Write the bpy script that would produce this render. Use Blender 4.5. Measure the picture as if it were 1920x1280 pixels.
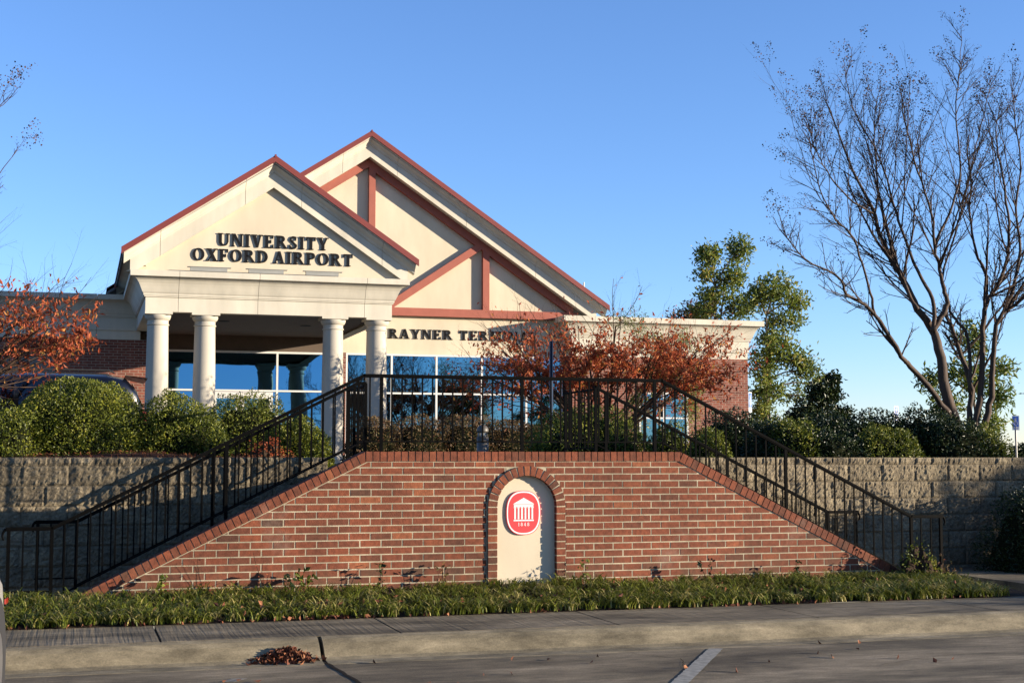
import bpy, math, random
import numpy as np
from mathutils import Vector, Matrix, noise

for _o in list(bpy.data.objects): bpy.data.objects.remove(_o)
SC = bpy.context.scene
COL = SC.collection
R = math.radians

# ------------------------------------------------------------------ camera
cam_d = bpy.data.cameras.new("camera")
cam = bpy.data.objects.new("camera", cam_d); COL.objects.link(cam)
cam_d.sensor_width = 36.0
cam_d.lens = 36.0 * 2650.0 / 1920.0
cam_d.clip_start = 0.1; cam_d.clip_end = 3000
cam.location = (0, 0, 1.5)
cam.rotation_euler = (R(90) + math.atan(218 / 2650), 0, R(-17))
SC.camera = cam

# ------------------------------------------------------------------ light
SUN_EL, SUN_AZ = 8.8, 64.0          # azimuth measured from -Y towards +X
S = Vector((math.sin(R(SUN_AZ)) * math.cos(R(SUN_EL)), -math.cos(R(SUN_AZ)) * math.cos(R(SUN_EL)), math.sin(R(SUN_EL))))
world = bpy.data.worlds.new("World"); SC.world = world; world.use_nodes = True
wn = world.node_tree.nodes; wl = world.node_tree.links
wn.clear()
wo = wn.new("ShaderNodeOutputWorld"); wb = wn.new("ShaderNodeBackground"); sky = wn.new("ShaderNodeTexSky")
sky.sky_type = 'NISHITA'; sky.sun_disc = False
sky.sun_elevation = R(SUN_EL)
sky.sun_rotation = math.atan2(S.x, S.y)
sky.altitude = 1200; sky.air_density = 1.0; sky.dust_density = 0.0; sky.ozone_density = 4.6
wb.inputs[1].default_value = 0.118
wt = wn.new("ShaderNodeMix"); wt.data_type = 'RGBA'; wt.blend_type = 'MULTIPLY'; wt.inputs[0].default_value = 1.0
wt.inputs[7].default_value = (1.22, 0.97, 0.98, 1)      # camera white balance of the sky
wl.new(sky.outputs[0], wt.inputs[6]); wl.new(wt.outputs[2], wb.inputs[0]); wl.new(wb.outputs[0], wo.inputs[0])
sun_d = bpy.data.lights.new("sun", 'SUN'); sun_d.energy = 5.0; sun_d.angle = R(0.5); sun_d.color = (1.0, 0.86, 0.68)
sun = bpy.data.objects.new("sun", sun_d); COL.objects.link(sun)
sun.rotation_euler = S.to_track_quat('Z', 'Y').to_euler()
SC.view_settings.view_transform = 'Standard'; SC.view_settings.look = 'None'
SC.view_settings.exposure = 1.5; SC.view_settings.gamma = 1.0

# ------------------------------------------------------------------ helpers
def rng(s): return random.Random(s)

class MB:
    def __init__(s): s.v = []; s.f = []; s.m = []; s.a = []
    def add(s, vs, fs, mi=0, a=0.5):
        n = len(s.v); s.v.extend([tuple(v) for v in vs])
        for f in fs: s.f.append([n + i for i in f]); s.m.append(mi); s.a.append(a)
    def box(s, x0, x1, y0, y1, z0, z1, mi=0, a=0.5):
        vs = [(x0,y0,z0),(x1,y0,z0),(x1,y1,z0),(x0,y1,z0),(x0,y0,z1),(x1,y0,z1),(x1,y1,z1),(x0,y1,z1)]
        s.add(vs, [(0,3,2,1),(4,5,6,7),(0,1,5,4),(1,2,6,5),(2,3,7,6),(3,0,4,7)], mi, a)
    def obox(s, c, ax, ay, az, mi=0, a=0.5):   # centre and three half-axis vectors
        c, ax, ay, az = map(Vector, (c, ax, ay, az)); vs = []
        for k in (-1, 1):
            for i, j in ((-1,-1),(1,-1),(1,1),(-1,1)): vs.append(c + ax*i + ay*j + az*k)
        s.add(vs, [(0,3,2,1),(4,5,6,7),(0,1,5,4),(1,2,6,5),(2,3,7,6),(3,0,4,7)], mi, a)
    def prism(s, poly, y0, y1, mi=0, a=0.5):   # poly = [(x,z)] extruded along Y
        n = len(poly)
        vs = [(x, y0, z) for x, z in poly] + [(x, y1, z) for x, z in poly]
        fs = [list(range(n))[::-1], list(range(n, 2*n))]
        for i in range(n): j = (i+1) % n; fs.append((i, j, n+j, n+i))
        ar = sum(poly[i][0]*poly[(i+1)%n][1]-poly[(i+1)%n][0]*poly[i][1] for i in range(n))
        if ar > 0: fs = [f[::-1] for f in map(list, fs)]
        if y1 > y0: fs = [f[::-1] for f in map(list, fs)]
        if ar > 0: fs = [f[::-1] for f in fs]
        if ar > 0: fs = [f[::-1] for f in fs]
        s.add(vs, fs, mi, a)
    def tube(s, pts, rad, n=6, mi=0, a=0.5, cap=True):
        pts = [Vector(p) for p in pts]; N = len(pts)
        if not hasattr(rad, '__len__'): rad = [rad]*N
        t = (pts[1]-pts[0]).normalized()
        u = t.orthogonal().normalized(); vs = []
        for i, p in enumerate(pts):
            if i == 0: t = pts[1]-pts[0]
            elif i == N-1: t = pts[-1]-pts[-2]
            else: t = pts[i+1]-pts[i-1]
            t.normalize(); u = (u - t*u.dot(t))
            if u.length < 1e-6: u = t.orthogonal()
            u.normalize(); w = t.cross(u)
            for k in range(n):
                an = 2*math.pi*k/n
                vs.append(p + (u*math.cos(an) + w*math.sin(an))*rad[i])
        fs = []
        for i in range(N-1):
            for k in range(n):
                k2 = (k+1) % n
                fs.append((i*n+k, i*n+k2, (i+1)*n+k2, (i+1)*n+k))
        if cap: fs.append(tuple(range(n))[::-1]); fs.append(tuple((N-1)*n+k for k in range(n)))
        s.add(vs, fs, mi, a)
    def lathe(s, prof, c, n=32, mi=0):          # prof [(r,z)]
        vs = []
        for r, z in prof:
            for k in range(n):
                an = 2*math.pi*k/n; vs.append((c[0]+r*math.cos(an), c[1]+r*math.sin(an), z))
        fs = []
        for i in range(len(prof)-1):
            for k in range(n):
                k2 = (k+1) % n; fs.append((i*n+k, i*n+k2, (i+1)*n+k2, (i+1)*n+k))
        fs.append(tuple(range(n))[::-1]); fs.append(tuple((len(prof)-1)*n+k for k in range(n)))
        s.add(vs, fs, mi)
    def quads(s, V, a, mi=0):                   # V (N,4,3) numpy, a (N,)
        s.add([], [])
        if not hasattr(s, 'q'): s.q = []
        s.q.append((V, a, mi))
    def build(s, name, mats, parent=None, smooth=False, **props):
        if not isinstance(mats, (list, tuple)): mats = [mats]
        loc = Vector((0,0,0))
        if parent is not None: loc = parent.get('_w', None); loc = Vector(loc) if loc is not None else Vector((0,0,0))
        me = bpy.data.meshes.new(name)
        V = np.array(s.v, dtype=np.float64).reshape(-1, 3)
        lens = [len(f) for f in s.f]
        loops = [i for f in s.f for i in f]
        fa = list(s.a); fm = list(s.m)
        if hasattr(s, 'q'):
            for (Q, a, mi) in s.q:
                n0 = len(V); k = len(Q)
                V = np.concatenate([V, Q.reshape(-1, 3)])
                loops = np.concatenate([np.array(loops, dtype=np.int64), np.arange(n0, n0+4*k)])
                lens = np.concatenate([np.array(lens, dtype=np.int64), np.full(k, 4)])
                fa = np.concatenate([np.array(fa, dtype=float), a]); fm = np.concatenate([np.array(fm, dtype=int), np.full(k, mi)])
        V = V - np.array(loc)
        me.vertices.add(len(V)); me.vertices.foreach_set("co", V.astype(np.float32).ravel())
        me.loops.add(len(loops)); me.loops.foreach_set("vertex_index", np.array(loops, dtype=np.int32))
        st = np.concatenate([[0], np.cumsum(lens)[:-1]]).astype(np.int32)
        me.polygons.add(len(lens)); me.polygons.foreach_set("loop_start", st)
        me.update(calc_edges=True)
        me.polygons.foreach_set("material_index", np.array(fm, dtype=np.int32))
        me.polygons.foreach_set("use_smooth", np.full(len(lens), bool(smooth)))
        at = me.attributes.new("rnd", 'FLOAT', 'FACE'); at.data.foreach_set("value", np.array(fa, dtype=np.float32))
        for m in mats: me.materials.append(m)
        me.update(); me.validate()
        ob = bpy.data.objects.new(name, me); COL.objects.link(ob)
        if parent is not None: ob.parent = parent
        ob['_w'] = list(loc)
        for k, v in props.items(): ob[k] = v
        return ob

def thing(name, loc, label, cat, group=None):
    o = bpy.data.objects.new(name, None); COL.objects.link(o); o.location = loc
    o.empty_display_size = 0.2
    o['_w'] = list(loc); o['label'] = label; o['category'] = cat
    if group: o['group'] = group
    return o
def tag(o, label, cat, group=None, kind=None):
    o['label'] = label; o['category'] = cat
    if group: o['group'] = group
    if kind: o['kind'] = kind
    return o

# ------------------------------------------------------------------ materials
def nodes(name):
    m = bpy.data.materials.new(name); m.use_nodes = True
    nt = m.node_tree; return m, nt, nt.nodes['Principled BSDF']
def N(nt, t, **k):
    n = nt.nodes.new(t)
    for a, b in k.items(): setattr(n, a, b)
    return n
ALB = 0.74      # overall reflectance level of the matt surfaces
def simple(name, col, rough=0.7, metal=0.0, var=0.12, scale=6.0, bump=0.0, bscale=60.0, spec=0.5, coat=0.0, var2=0.0, scale2=0.7, stretch=(1,1,1)):
    m, nt, p = nodes(name)
    p.inputs['Roughness'].default_value = rough; p.inputs['Metallic'].default_value = metal
    p.inputs['Specular IOR Level'].default_value = spec; p.inputs['Coat Weight'].default_value = coat
    tc = N(nt, 'ShaderNodeTexCoord'); mp = N(nt, 'ShaderNodeMapping'); mp.inputs['Scale'].default_value = stretch
    nt.links.new(tc.outputs['Object'], mp.inputs[0])
    nz = N(nt, 'ShaderNodeTexNoise'); nz.inputs['Scale'].default_value = scale; nz.inputs['Detail'].default_value = 6
    nt.links.new(mp.outputs[0], nz.inputs['Vector'])
    nz2 = N(nt, 'ShaderNodeTexNoise'); nz2.inputs['Scale'].default_value = scale2; nz2.inputs['Detail'].default_value = 4
    nt.links.new(mp.outputs[0], nz2.inputs['Vector'])
    mr = N(nt, 'ShaderNodeMapRange'); mr.inputs[1].default_value = .3; mr.inputs[2].default_value = .7; mr.inputs[3].default_value = 1-var; mr.inputs[4].default_value = 1+var
    nt.links.new(nz.outputs[0], mr.inputs[0])
    mr2 = N(nt, 'ShaderNodeMapRange'); mr2.inputs[1].default_value = .3; mr2.inputs[2].default_value = .7; mr2.inputs[3].default_value = 1-var2; mr2.inputs[4].default_value = 1+var2
    nt.links.new(nz2.outputs[0], mr2.inputs[0])
    mu = N(nt, 'ShaderNodeMath', operation='MULTIPLY'); nt.links.new(mr.outputs[0], mu.inputs[0]); nt.links.new(mr2.outputs[0], mu.inputs[1])
    mx = N(nt, 'ShaderNodeVectorMath', operation='SCALE'); mx.inputs[0].default_value = [c*ALB for c in col[:3]]
    nt.links.new(mu.outputs[0], mx.inputs['Scale']); nt.links.new(mx.outputs[0], p.inputs['Base Color'])
    if bump:
        bn = N(nt, 'ShaderNodeTexNoise'); bn.inputs['Scale'].default_value = bscale; bn.inputs['Detail'].default_value = 8
        nt.links.new(mp.outputs[0], bn.inputs['Vector'])
        b = N(nt, 'ShaderNodeBump'); b.inputs['Strength'].default_value = 1.0; b.inputs['Distance'].default_value = bump
        nt.links.new(bn.outputs[0], b.inputs['Height']); nt.links.new(b.outputs[0], p.inputs['Normal'])
    return m
def ramp(nt, fac, stops, interp='LINEAR'):
    r = N(nt, 'ShaderNodeValToRGB'); cr = r.color_ramp; cr.interpolation = interp
    while len(cr.elements) < len(stops): cr.elements.new(0.5)
    for e, (p, c) in zip(cr.elements, stops): e.position = p; e.color = (c[0]*ALB, c[1]*ALB, c[2]*ALB, 1)
    nt.links.new(fac, r.inputs[0]); return r
def attrmat(name, stops, rough=0.6, trans=0.0, spec=0.4, noisevar=0.0, nscale=8, bump=0, bscale=40, interp='LINEAR', big=0.0):
    m, nt, p = nodes(name)
    at = N(nt, 'ShaderNodeAttribute', attribute_name='rnd')
    r = ramp(nt, at.outputs['Fac'], stops, interp)
    p.inputs['Roughness'].default_value = rough; p.inputs['Specular IOR Level'].default_value = spec
    out = r.outputs[0]
    tc = N(nt, 'ShaderNodeTexCoord')
    if noisevar:
        nz = N(nt, 'ShaderNodeTexNoise'); nz.inputs['Scale'].default_value = nscale; nz.inputs['Detail'].default_value = 5
        nt.links.new(tc.outputs['Object'], nz.inputs['Vector'])
        mr = N(nt, 'ShaderNodeMapRange'); mr.inputs[1].default_value = .3; mr.inputs[2].default_value = .7; mr.inputs[3].default_value = 1-noisevar; mr.inputs[4].default_value = 1+noisevar
        nt.links.new(nz.outputs[0], mr.inputs[0])
        mx = N(nt, 'ShaderNodeVectorMath', operation='SCALE'); nt.links.new(out, mx.inputs[0]); nt.links.new(mr.outputs[0], mx.inputs['Scale']); out = mx.outputs[0]
    if big:
        sx = N(nt, 'ShaderNodeSeparateXYZ'); gp = N(nt, 'ShaderNodeNewGeometry'); nt.links.new(gp.outputs['Position'], sx.inputs[0])
        z1 = N(nt, 'ShaderNodeMapRange'); z1.inputs[1].default_value = .22; z1.inputs[2].default_value = .62; z1.inputs[3].default_value = .75; z1.inputs[4].default_value = 0; nt.links.new(sx.outputs[2], z1.inputs[0])
        dn = N(nt, 'ShaderNodeTexNoise'); dn.inputs['Scale'].default_value = 5; dn.inputs['Detail'].default_value = 8; nt.links.new(tc.outputs['Object'], dn.inputs['Vector'])
        dr = N(nt, 'ShaderNodeMapRange'); dr.inputs[1].default_value = .42; dr.inputs[2].default_value = .62; nt.links.new(dn.outputs[0], dr.inputs[0])
        dm = N(nt, 'ShaderNodeMath', operation='MULTIPLY'); nt.links.new(z1.outputs[0], dm.inputs[0]); nt.links.new(dr.outputs[0], dm.inputs[1])
        dx = N(nt, 'ShaderNodeMix', data_type='RGBA'); dx.inputs[7].default_value = (.075,.05,.03,1); nt.links.new(dm.outputs[0], dx.inputs[0]); nt.links.new(out, dx.inputs[6]); out = dx.outputs[2]
        en = N(nt, 'ShaderNodeTexNoise'); en.inputs['Scale'].default_value = 1.1; en.inputs['Detail'].default_value = 10; en.inputs['Roughness'].default_value = .7; nt.links.new(tc.outputs['Object'], en.inputs['Vector'])
        er = N(nt, 'ShaderNodeMapRange'); er.inputs[1].default_value = .60; er.inputs[2].default_value = .78; er.inputs[4].default_value = .35; nt.links.new(en.outputs[0], er.inputs[0])
        ex = N(nt, 'ShaderNodeMix', data_type='RGBA'); ex.inputs[7].default_value = (.30,.24,.19,1); nt.links.new(er.outputs[0], ex.inputs[0]); nt.links.new(out, ex.inputs[6]); out = ex.outputs[2]
        nz = N(nt, 'ShaderNodeTexNoise'); nz.inputs['Scale'].default_value = 1.6; nz.inputs['Detail'].default_value = 7; nz.inputs['Roughness'].default_value = .6
        nt.links.new(tc.outputs['Object'], nz.inputs['Vector'])
        mr = N(nt, 'ShaderNodeMapRange'); mr.inputs[1].default_value = .3; mr.inputs[2].default_value = .7; mr.inputs[3].default_value = 1-big; mr.inputs[4].default_value = 1+big
        nt.links.new(nz.outputs[0], mr.inputs[0])
        mx = N(nt, 'ShaderNodeVectorMath', operation='SCALE'); nt.links.new(out, mx.inputs[0]); nt.links.new(mr.outputs[0], mx.inputs['Scale']); out = mx.outputs[0]
    nt.links.new(out, p.inputs['Base Color'])
    if bump:
        bn = N(nt, 'ShaderNodeTexNoise'); bn.inputs['Scale'].default_value = bscale; bn.inputs['Detail'].default_value = 6
        nt.links.new(tc.outputs['Object'], bn.inputs['Vector'])
        b = N(nt, 'ShaderNodeBump'); b.inputs['Distance'].default_value = bump
        nt.links.new(bn.outputs[0], b.inputs['Height']); nt.links.new(b.outputs[0], p.inputs['Normal'])
    if trans:
        tr = N(nt, 'ShaderNodeBsdfTranslucent'); nt.links.new(out, tr.inputs[0])
        ms = N(nt, 'ShaderNodeMixShader'); ms.inputs[0].default_value = trans
        o = nt.nodes['Material Output']
        nt.links.new(p.outputs[0], ms.inputs[1]); nt.links.new(tr.outputs[0], ms.inputs[2]); nt.links.new(ms.outputs[0], o.inputs[0])
    return m
def brickmat(name, c1, c2, mortar, dark=(0.12,0.035,0.025)):
    m, nt, p = nodes(name)
    tc = N(nt, 'ShaderNodeTexCoord'); sx = N(nt, 'ShaderNodeSeparateXYZ'); nt.links.new(tc.outputs['Object'], sx.inputs[0])
    ad = N(nt, 'ShaderNodeMath', operation='ADD'); nt.links.new(sx.outputs[0], ad.inputs[0]); nt.links.new(sx.outputs[1], ad.inputs[1])
    cb = N(nt, 'ShaderNodeCombineXYZ'); nt.links.new(ad.outputs[0], cb.inputs[0]); nt.links.new(sx.outputs[2], cb.inputs[1])
    b = N(nt, 'ShaderNodeTexBrick'); nt.links.new(cb.outputs[0], b.inputs['Vector'])
    b.offset = 0.5; b.squash = 1
    b.inputs['Scale'].default_value = 1; b.inputs['Brick Width'].default_value = .2032; b.inputs['Row Height'].default_value = .0677
    b.inputs['Mortar Size'].default_value = .0055; b.inputs['Mortar Smooth'].default_value = .1; b.inputs['Bias'].default_value = -.1
    b.inputs['Color1'].default_value = (*[c*ALB for c in c1],1); b.inputs['Color2'].default_value = (*[c*ALB for c in c2],1); b.inputs['Mortar'].default_value = (*[c*ALB for c in mortar],1)
    nz = N(nt, 'ShaderNodeTexNoise'); nz.inputs['Scale'].default_value = 9; nz.inputs['Detail'].default_value = 6; nt.links.new(tc.outputs['Object'], nz.inputs['Vector'])
    mr = N(nt, 'ShaderNodeMapRange'); mr.inputs[1].default_value = .3; mr.inputs[2].default_value = .7; mr.inputs[3].default_value = .8; mr.inputs[4].default_value = 1.2
    nt.links.new(nz.outputs[0], mr.inputs[0])
    mx = N(nt, 'ShaderNodeVectorMath', operation='SCALE'); nt.links.new(b.outputs[0], mx.inputs[0]); nt.links.new(mr.outputs[0], mx.inputs['Scale'])
    nt.links.new(mx.outputs[0], p.inputs['Base Color']); p.inputs['Roughness'].default_value = .85; p.inputs['Specular IOR Level'].default_value = .25
    iv = N(nt, 'ShaderNodeMath', operation='SUBTRACT'); iv.inputs[0].default_value = 1; nt.links.new(b.outputs['Fac'], iv.inputs[1])
    bp = N(nt, 'ShaderNodeBump'); bp.inputs['Distance'].default_value = .006; nt.links.new(iv.outputs[0], bp.inputs['Height']); nt.links.new(bp.outputs[0], p.inputs['Normal'])
    return m

M = {}
M['brick'] = attrmat('red_clay_brick', [(0,(0.088,0.040,0.025)),(0.2,(0.122,0.042,0.023)),(0.45,(0.162,0.048,0.024)),(0.8,(0.198,0.056,0.026)),(1,(0.25,0.082,0.036))], rough=.85, spec=.25, noisevar=.28, nscale=22, bump=.003, bscale=90, big=.22)
M['mortar'] = simple('sand_mortar', (0.41,0.355,0.25), rough=.95, var=.25, scale=9, var2=.25, scale2=1.6, bump=.004, bscale=120, spec=.15)
M['bbrick'] = brickmat('building_brick', (0.26,0.085,0.055), (0.16,0.055,0.04), (0.42,0.35,0.27))
M['eifs'] = simple('cream_stucco', (0.66,0.575,0.425), rough=.9, var=.05, scale=3.5, bump=.0015, bscale=260, spec=.2, var2=.07, scale2=1.1, stretch=(1,1,.35))
M['stone'] = simple('cast_stone_trim', (0.64,0.59,0.475), rough=.85, var=.07, scale=5, bump=.001, bscale=200, spec=.25, var2=.10, scale2=1.3, stretch=(1,1,.22))
M['column'] = simple('painted_column', (0.50,0.455,0.37), rough=.7, var=.04, scale=5, spec=.3, var2=.06, stretch=(1,1,.3))
M['trim'] = simple('rust_red_trim', (0.36,0.115,0.08), rough=.75, var=.06, scale=5, spec=.25, bump=.001)
M['fascia'] = simple('red_metal_fascia', (0.20,0.036,0.024), rough=.45, var=.08, scale=2, spec=.5)
M['tile'] = simple('dark_roof_tile', (0.10,0.06,0.05), rough=.8, var=.25, scale=4)
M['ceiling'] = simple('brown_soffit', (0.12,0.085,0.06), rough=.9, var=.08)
M['frame'] = simple('white_aluminium', (0.74,0.73,0.70), rough=.45, var=.03, spec=.5)
M['black'] = simple('black_letter', (0.006,0.006,0.008), rough=.75, var=.1, spec=.15)
M['iron'] = simple('black_painted_iron', (0.003,0.003,0.003), rough=.6, var=.3, scale=14, spec=.03, bump=.0008, bscale=80)
M['greyfix'] = simple('grey_fixture', (0.30,0.30,0.27), rough=.6, var=.08)
M['concrete_stair'] = simple('stair_concrete', (0.30,0.27,0.22), rough=.9, var=.12, scale=10, bump=.002)
M['cap_grey'] = simple('grey_membrane', (0.20,0.19,0.18), rough=.9)
# reflective glazing
def glass(name, col, rough=.015):
    m, nt, p = nodes(name); p.inputs['Base Color'].default_value = (*col,1); p.inputs['Metallic'].default_value = 1; p.inputs['Roughness'].default_value = rough
    tc = N(nt,'ShaderNodeTexCoord'); nz = N(nt,'ShaderNodeTexNoise'); nz.inputs['Scale'].default_value = .8; nt.links.new(tc.outputs['Object'], nz.inputs['Vector'])
    b = N(nt,'ShaderNodeBump'); b.inputs['Distance'].default_value = .004; nt.links.new(nz.outputs[0], b.inputs['Height']); nt.links.new(b.outputs[0], p.inputs['Normal'])
    return m
M['glass'] = glass('reflective_tinted_glass', (0.085,0.215,0.34))
M['carglass'] = glass('dark_car_glass', (0.03,0.035,0.045), .03)
# split-face block
def blockmat():
    m, nt, p = nodes('split_face_block')
    tc = N(nt,'ShaderNodeTexCoord')
    a = N(nt,'ShaderNodeTexNoise'); a.inputs['Scale'].default_value = 5; a.inputs['Detail'].default_value = 8; a.inputs['Roughness'].default_value = .7
    b = N(nt,'ShaderNodeTexNoise'); b.inputs['Scale'].default_value = 42; b.inputs['Detail'].default_value = 8; b.inputs['Roughness'].default_value = .65
    for q in (a,b): nt.links.new(tc.outputs['Object'], q.inputs['Vector'])
    at = N(nt,'ShaderNodeAttribute', attribute_name='rnd')
    r = ramp(nt, a.outputs[0], [(.3,(.14,.113,.075)),(.5,(.235,.192,.128)),(.7,(.33,.275,.18))])
    r2 = ramp(nt, b.outputs[0], [(.3,(.75,.75,.75)),(.6,(1.42,1.42,1.42))])
    mx = N(nt,'ShaderNodeMix', data_type='RGBA', blend_type='MULTIPLY'); mx.inputs[0].default_value = 1
    nt.links.new(r.outputs[0], mx.inputs[6]); nt.links.new(r2.outputs[0], mx.inputs[7])
    mr = N(nt,'ShaderNodeMapRange'); mr.inputs[3].default_value = .82; mr.inputs[4].default_value = 1.15; nt.links.new(at.outputs['Fac'], mr.inputs[0])
    vs = N(nt,'ShaderNodeVectorMath', operation='SCALE'); nt.links.new(mx.outputs[2], vs.inputs[0]); nt.links.new(mr.outputs[0], vs.inputs['Scale'])
    nt.links.new(vs.outputs[0], p.inputs['Base Color']); p.inputs['Roughness'].default_value = .95; p.inputs['Specular IOR Level'].default_value = .15
    bp = N(nt,'ShaderNodeBump'); bp.inputs['Distance'].default_value = .02; nt.links.new(b.outputs[0], bp.inputs['Height']); nt.links.new(bp.outputs[0], p.inputs['Normal'])
    return m
M['block'] = blockmat()
def pavemat(name, c_dark, c_mid, c_light, groove=False, sc=1.2, speck=.2, bump=.004, roughc=.9):
    m, nt, p = nodes(name); tc = N(nt,'ShaderNodeTexCoord')
    a = N(nt,'ShaderNodeTexNoise'); a.inputs['Scale'].default_value = sc; a.inputs['Detail'].default_value = 9; a.inputs['Roughness'].default_value = .62; a.inputs['Distortion'].default_value = .4
    mp = N(nt,'ShaderNodeMapping'); mp.inputs['Scale'].default_value = (.6,1.5,1); nt.links.new(tc.outputs['Object'], mp.inputs[0]); nt.links.new(mp.outputs[0], a.inputs['Vector'])
    b = N(nt,'ShaderNodeTexNoise'); b.inputs['Scale'].default_value = 70; b.inputs['Detail'].default_value = 9; b.inputs['Roughness'].default_value = .75; nt.links.new(tc.outputs['Object'], b.inputs['Vector'])
    r = ramp(nt, a.outputs[0], [(.32,c_dark),(.5,c_mid),(.68,c_light)])
    mr = N(nt,'ShaderNodeMapRange'); mr.inputs[1].default_value = .3; mr.inputs[2].default_value = .7; mr.inputs[3].default_value = 1-speck; mr.inputs[4].default_value = 1+speck
    nt.links.new(b.outputs[0], mr.inputs[0])
    c2 = N(nt,'ShaderNodeTexNoise'); c2.inputs['Scale'].default_value = 7; c2.inputs['Detail'].default_value = 8; c2.inputs['Roughness'].default_value = .7; nt.links.new(mp.outputs[0], c2.inputs['Vector'])
    mr2 = N(nt,'ShaderNodeMapRange'); mr2.inputs[1].default_value = .32; mr2.inputs[2].default_value = .68; mr2.inputs[3].default_value = .62; mr2.inputs[4].default_value = 1.3
    nt.links.new(c2.outputs[0], mr2.inputs[0]); mm = N(nt,'ShaderNodeMath', operation='MULTIPLY'); nt.links.new(mr.outputs[0], mm.inputs[0]); nt.links.new(mr2.outputs[0], mm.inputs[1])
    vs = N(nt,'ShaderNodeVectorMath', operation='SCALE'); nt.links.new(r.outputs[0], vs.inputs[0]); nt.links.new(mm.outputs[0], vs.inputs['Scale'])
    nt.links.new(vs.outputs[0], p.inputs['Base Color']); p.inputs['Roughness'].default_value = roughc; p.inputs['Specular IOR Level'].default_value = .25
    bp = N(nt,'ShaderNodeBump'); bp.inputs['Distance'].default_value = bump; nt.links.new(b.outputs[0], bp.inputs['Height'])
    last = bp
    if groove:
        w = N(nt,'ShaderNodeTexNoise'); w.inputs['Scale'].default_value = 1.0; w.inputs['Detail'].default_value = 3
        wm = N(nt,'ShaderNodeMapping'); wm.inputs['Scale'].default_value = (34,1.2,1); wm.inputs['Rotation'].default_value = (0,0,.12)
        nt.links.new(tc.outputs['Object'], wm.inputs[0]); nt.links.new(wm.outputs[0], w.inputs['Vector'])
        b2 = N(nt,'ShaderNodeBump'); b2.inputs['Distance'].default_value = .006; nt.links.new(w.outputs[0], b2.inputs['Height']); nt.links.new(bp.outputs[0], b2.inputs['Normal']); last = b2
    nt.links.new(last.outputs[0], p.inputs['Normal'])
    return m
M['lot'] = pavemat('weathered_concrete_lot', (.075,.060,.037), (.185,.148,.092), (.35,.28,.18), sc=.9, bump=.004, speck=.42)
M['walk'] = pavemat('broomed_sidewalk', (.065,.052,.031), (.18,.145,.090), (.29,.235,.15), groove=True, sc=1.5, bump=.0015)
M['kerb'] = pavemat('sandy_kerb', (.13,.108,.068), (.215,.18,.115), (.30,.25,.16), sc=3, speck=.3, bump=.003)
M['soil'] = simple('dark_bed_soil', (.045,.03,.02), rough=1, var=.3, scale=20, bump=.01, bscale=50, spec=.1)
M['ground'] = simple('dry_terrace_ground', (.16,.13,.075), rough=1, var=.25, scale=1.5, bump=.01, bscale=20, spec=.1)
M['mulch'] = attrmat('pine_bark_mulch', [(0,(.05,.018,.009)),(.5,(.14,.045,.018)),(1,(.24,.09,.035))], rough=.9, spec=.2)
M['drop'] = attrmat('fallen_leaf', [(0,(.06,.022,.014)),(.5,(.16,.05,.024)),(1,(.30,.13,.06))], rough=.8, spec=.25)
M['bark'] = simple('crape_myrtle_bark', (.062,.036,.021), rough=.75, var=.35, scale=6, spec=.3, stretch=(3,3,.5), bump=.004, bscale=18)
M['twig'] = simple('grey_twig_bark', (.05,.028,.016), rough=.8, var=.25, scale=8, spec=.25)
M['trunk'] = simple('pale_brown_trunk', (.22,.165,.11), rough=.85, var=.3, scale=10, stretch=(2,2,.4), spec=.2)
M['seed'] = attrmat('dry_seed_head', [(0,(.03,.016,.010)),(1,(.09,.042,.02))], rough=.9)
def leafm(name, stops, trans=.22, rough=.38, spec=.3): return attrmat(name, stops, rough=rough, trans=trans, spec=spec)
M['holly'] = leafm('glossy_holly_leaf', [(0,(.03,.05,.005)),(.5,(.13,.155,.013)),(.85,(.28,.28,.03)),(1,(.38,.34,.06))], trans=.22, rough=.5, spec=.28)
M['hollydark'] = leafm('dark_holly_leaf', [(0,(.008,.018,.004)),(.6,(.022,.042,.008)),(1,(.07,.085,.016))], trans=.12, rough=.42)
M['barberry'] = leafm('bronze_barberry_leaf', [(0,(.06,.045,.018)),(.4,(.16,.085,.035)),(.75,(.13,.115,.035)),(1,(.28,.09,.05))], trans=.25, rough=.55, spec=.3)
M['red'] = leafm('autumn_red_leaf', [(0,(.18,.045,.022)),(.35,(.40,.08,.034)),(.75,(.56,.15,.05)),(1,(.56,.30,.07))], trans=.42, rough=.6, spec=.25)
M['oak'] = leafm('oak_leaf', [(0,(.06,.10,.018)),(.5,(.17,.225,.036)),(.85,(.32,.345,.06)),(1,(.44,.34,.08))], trans=.38, rough=.5, spec=.35)
M['lirio'] = leafm('liriope_blade', [(0,(.025,.042,.005)),(.5,(.105,.135,.014)),(.85,(.24,.25,.034)),(1,(.42,.36,.13))], trans=.28, rough=.5, spec=.25)
M['white'] = simple('white_marking_paint', (.33,.315,.26), rough=.8, var=.3, scale=20, spec=.3)
M['worn'] = simple('worn_marking_paint', (.30,.27,.21), rough=.85, var=.45, scale=30, spec=.2)
M['joint'] = simple('dark_joint', (.02,.016,.012), rough=1, spec=.1)
M['embred'] = simple('emblem_red', (.72,.035,.04), rough=.5, var=.02)
M['embwhite'] = simple('emblem_white', (.82,.80,.78), rough=.5, var=.02)
M['signblue'] = simple('sign_blue', (.035,.13,.55), rough=.45, var=.03)
M['signwhite'] = simple('sign_white', (.78,.78,.78), rough=.45, var=.03)
M['signback'] = simple('sign_blue_steel', (.03,.06,.12), rough=.5, var=.1, metal=.2)
M['galv'] = simple('galvanised_post', (.30,.29,.27), rough=.5, metal=.5, var=.1)
M['navy'] = simple('navy_car_paint', (.003,.004,.009), rough=.3, coat=.25, var=.02)
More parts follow.
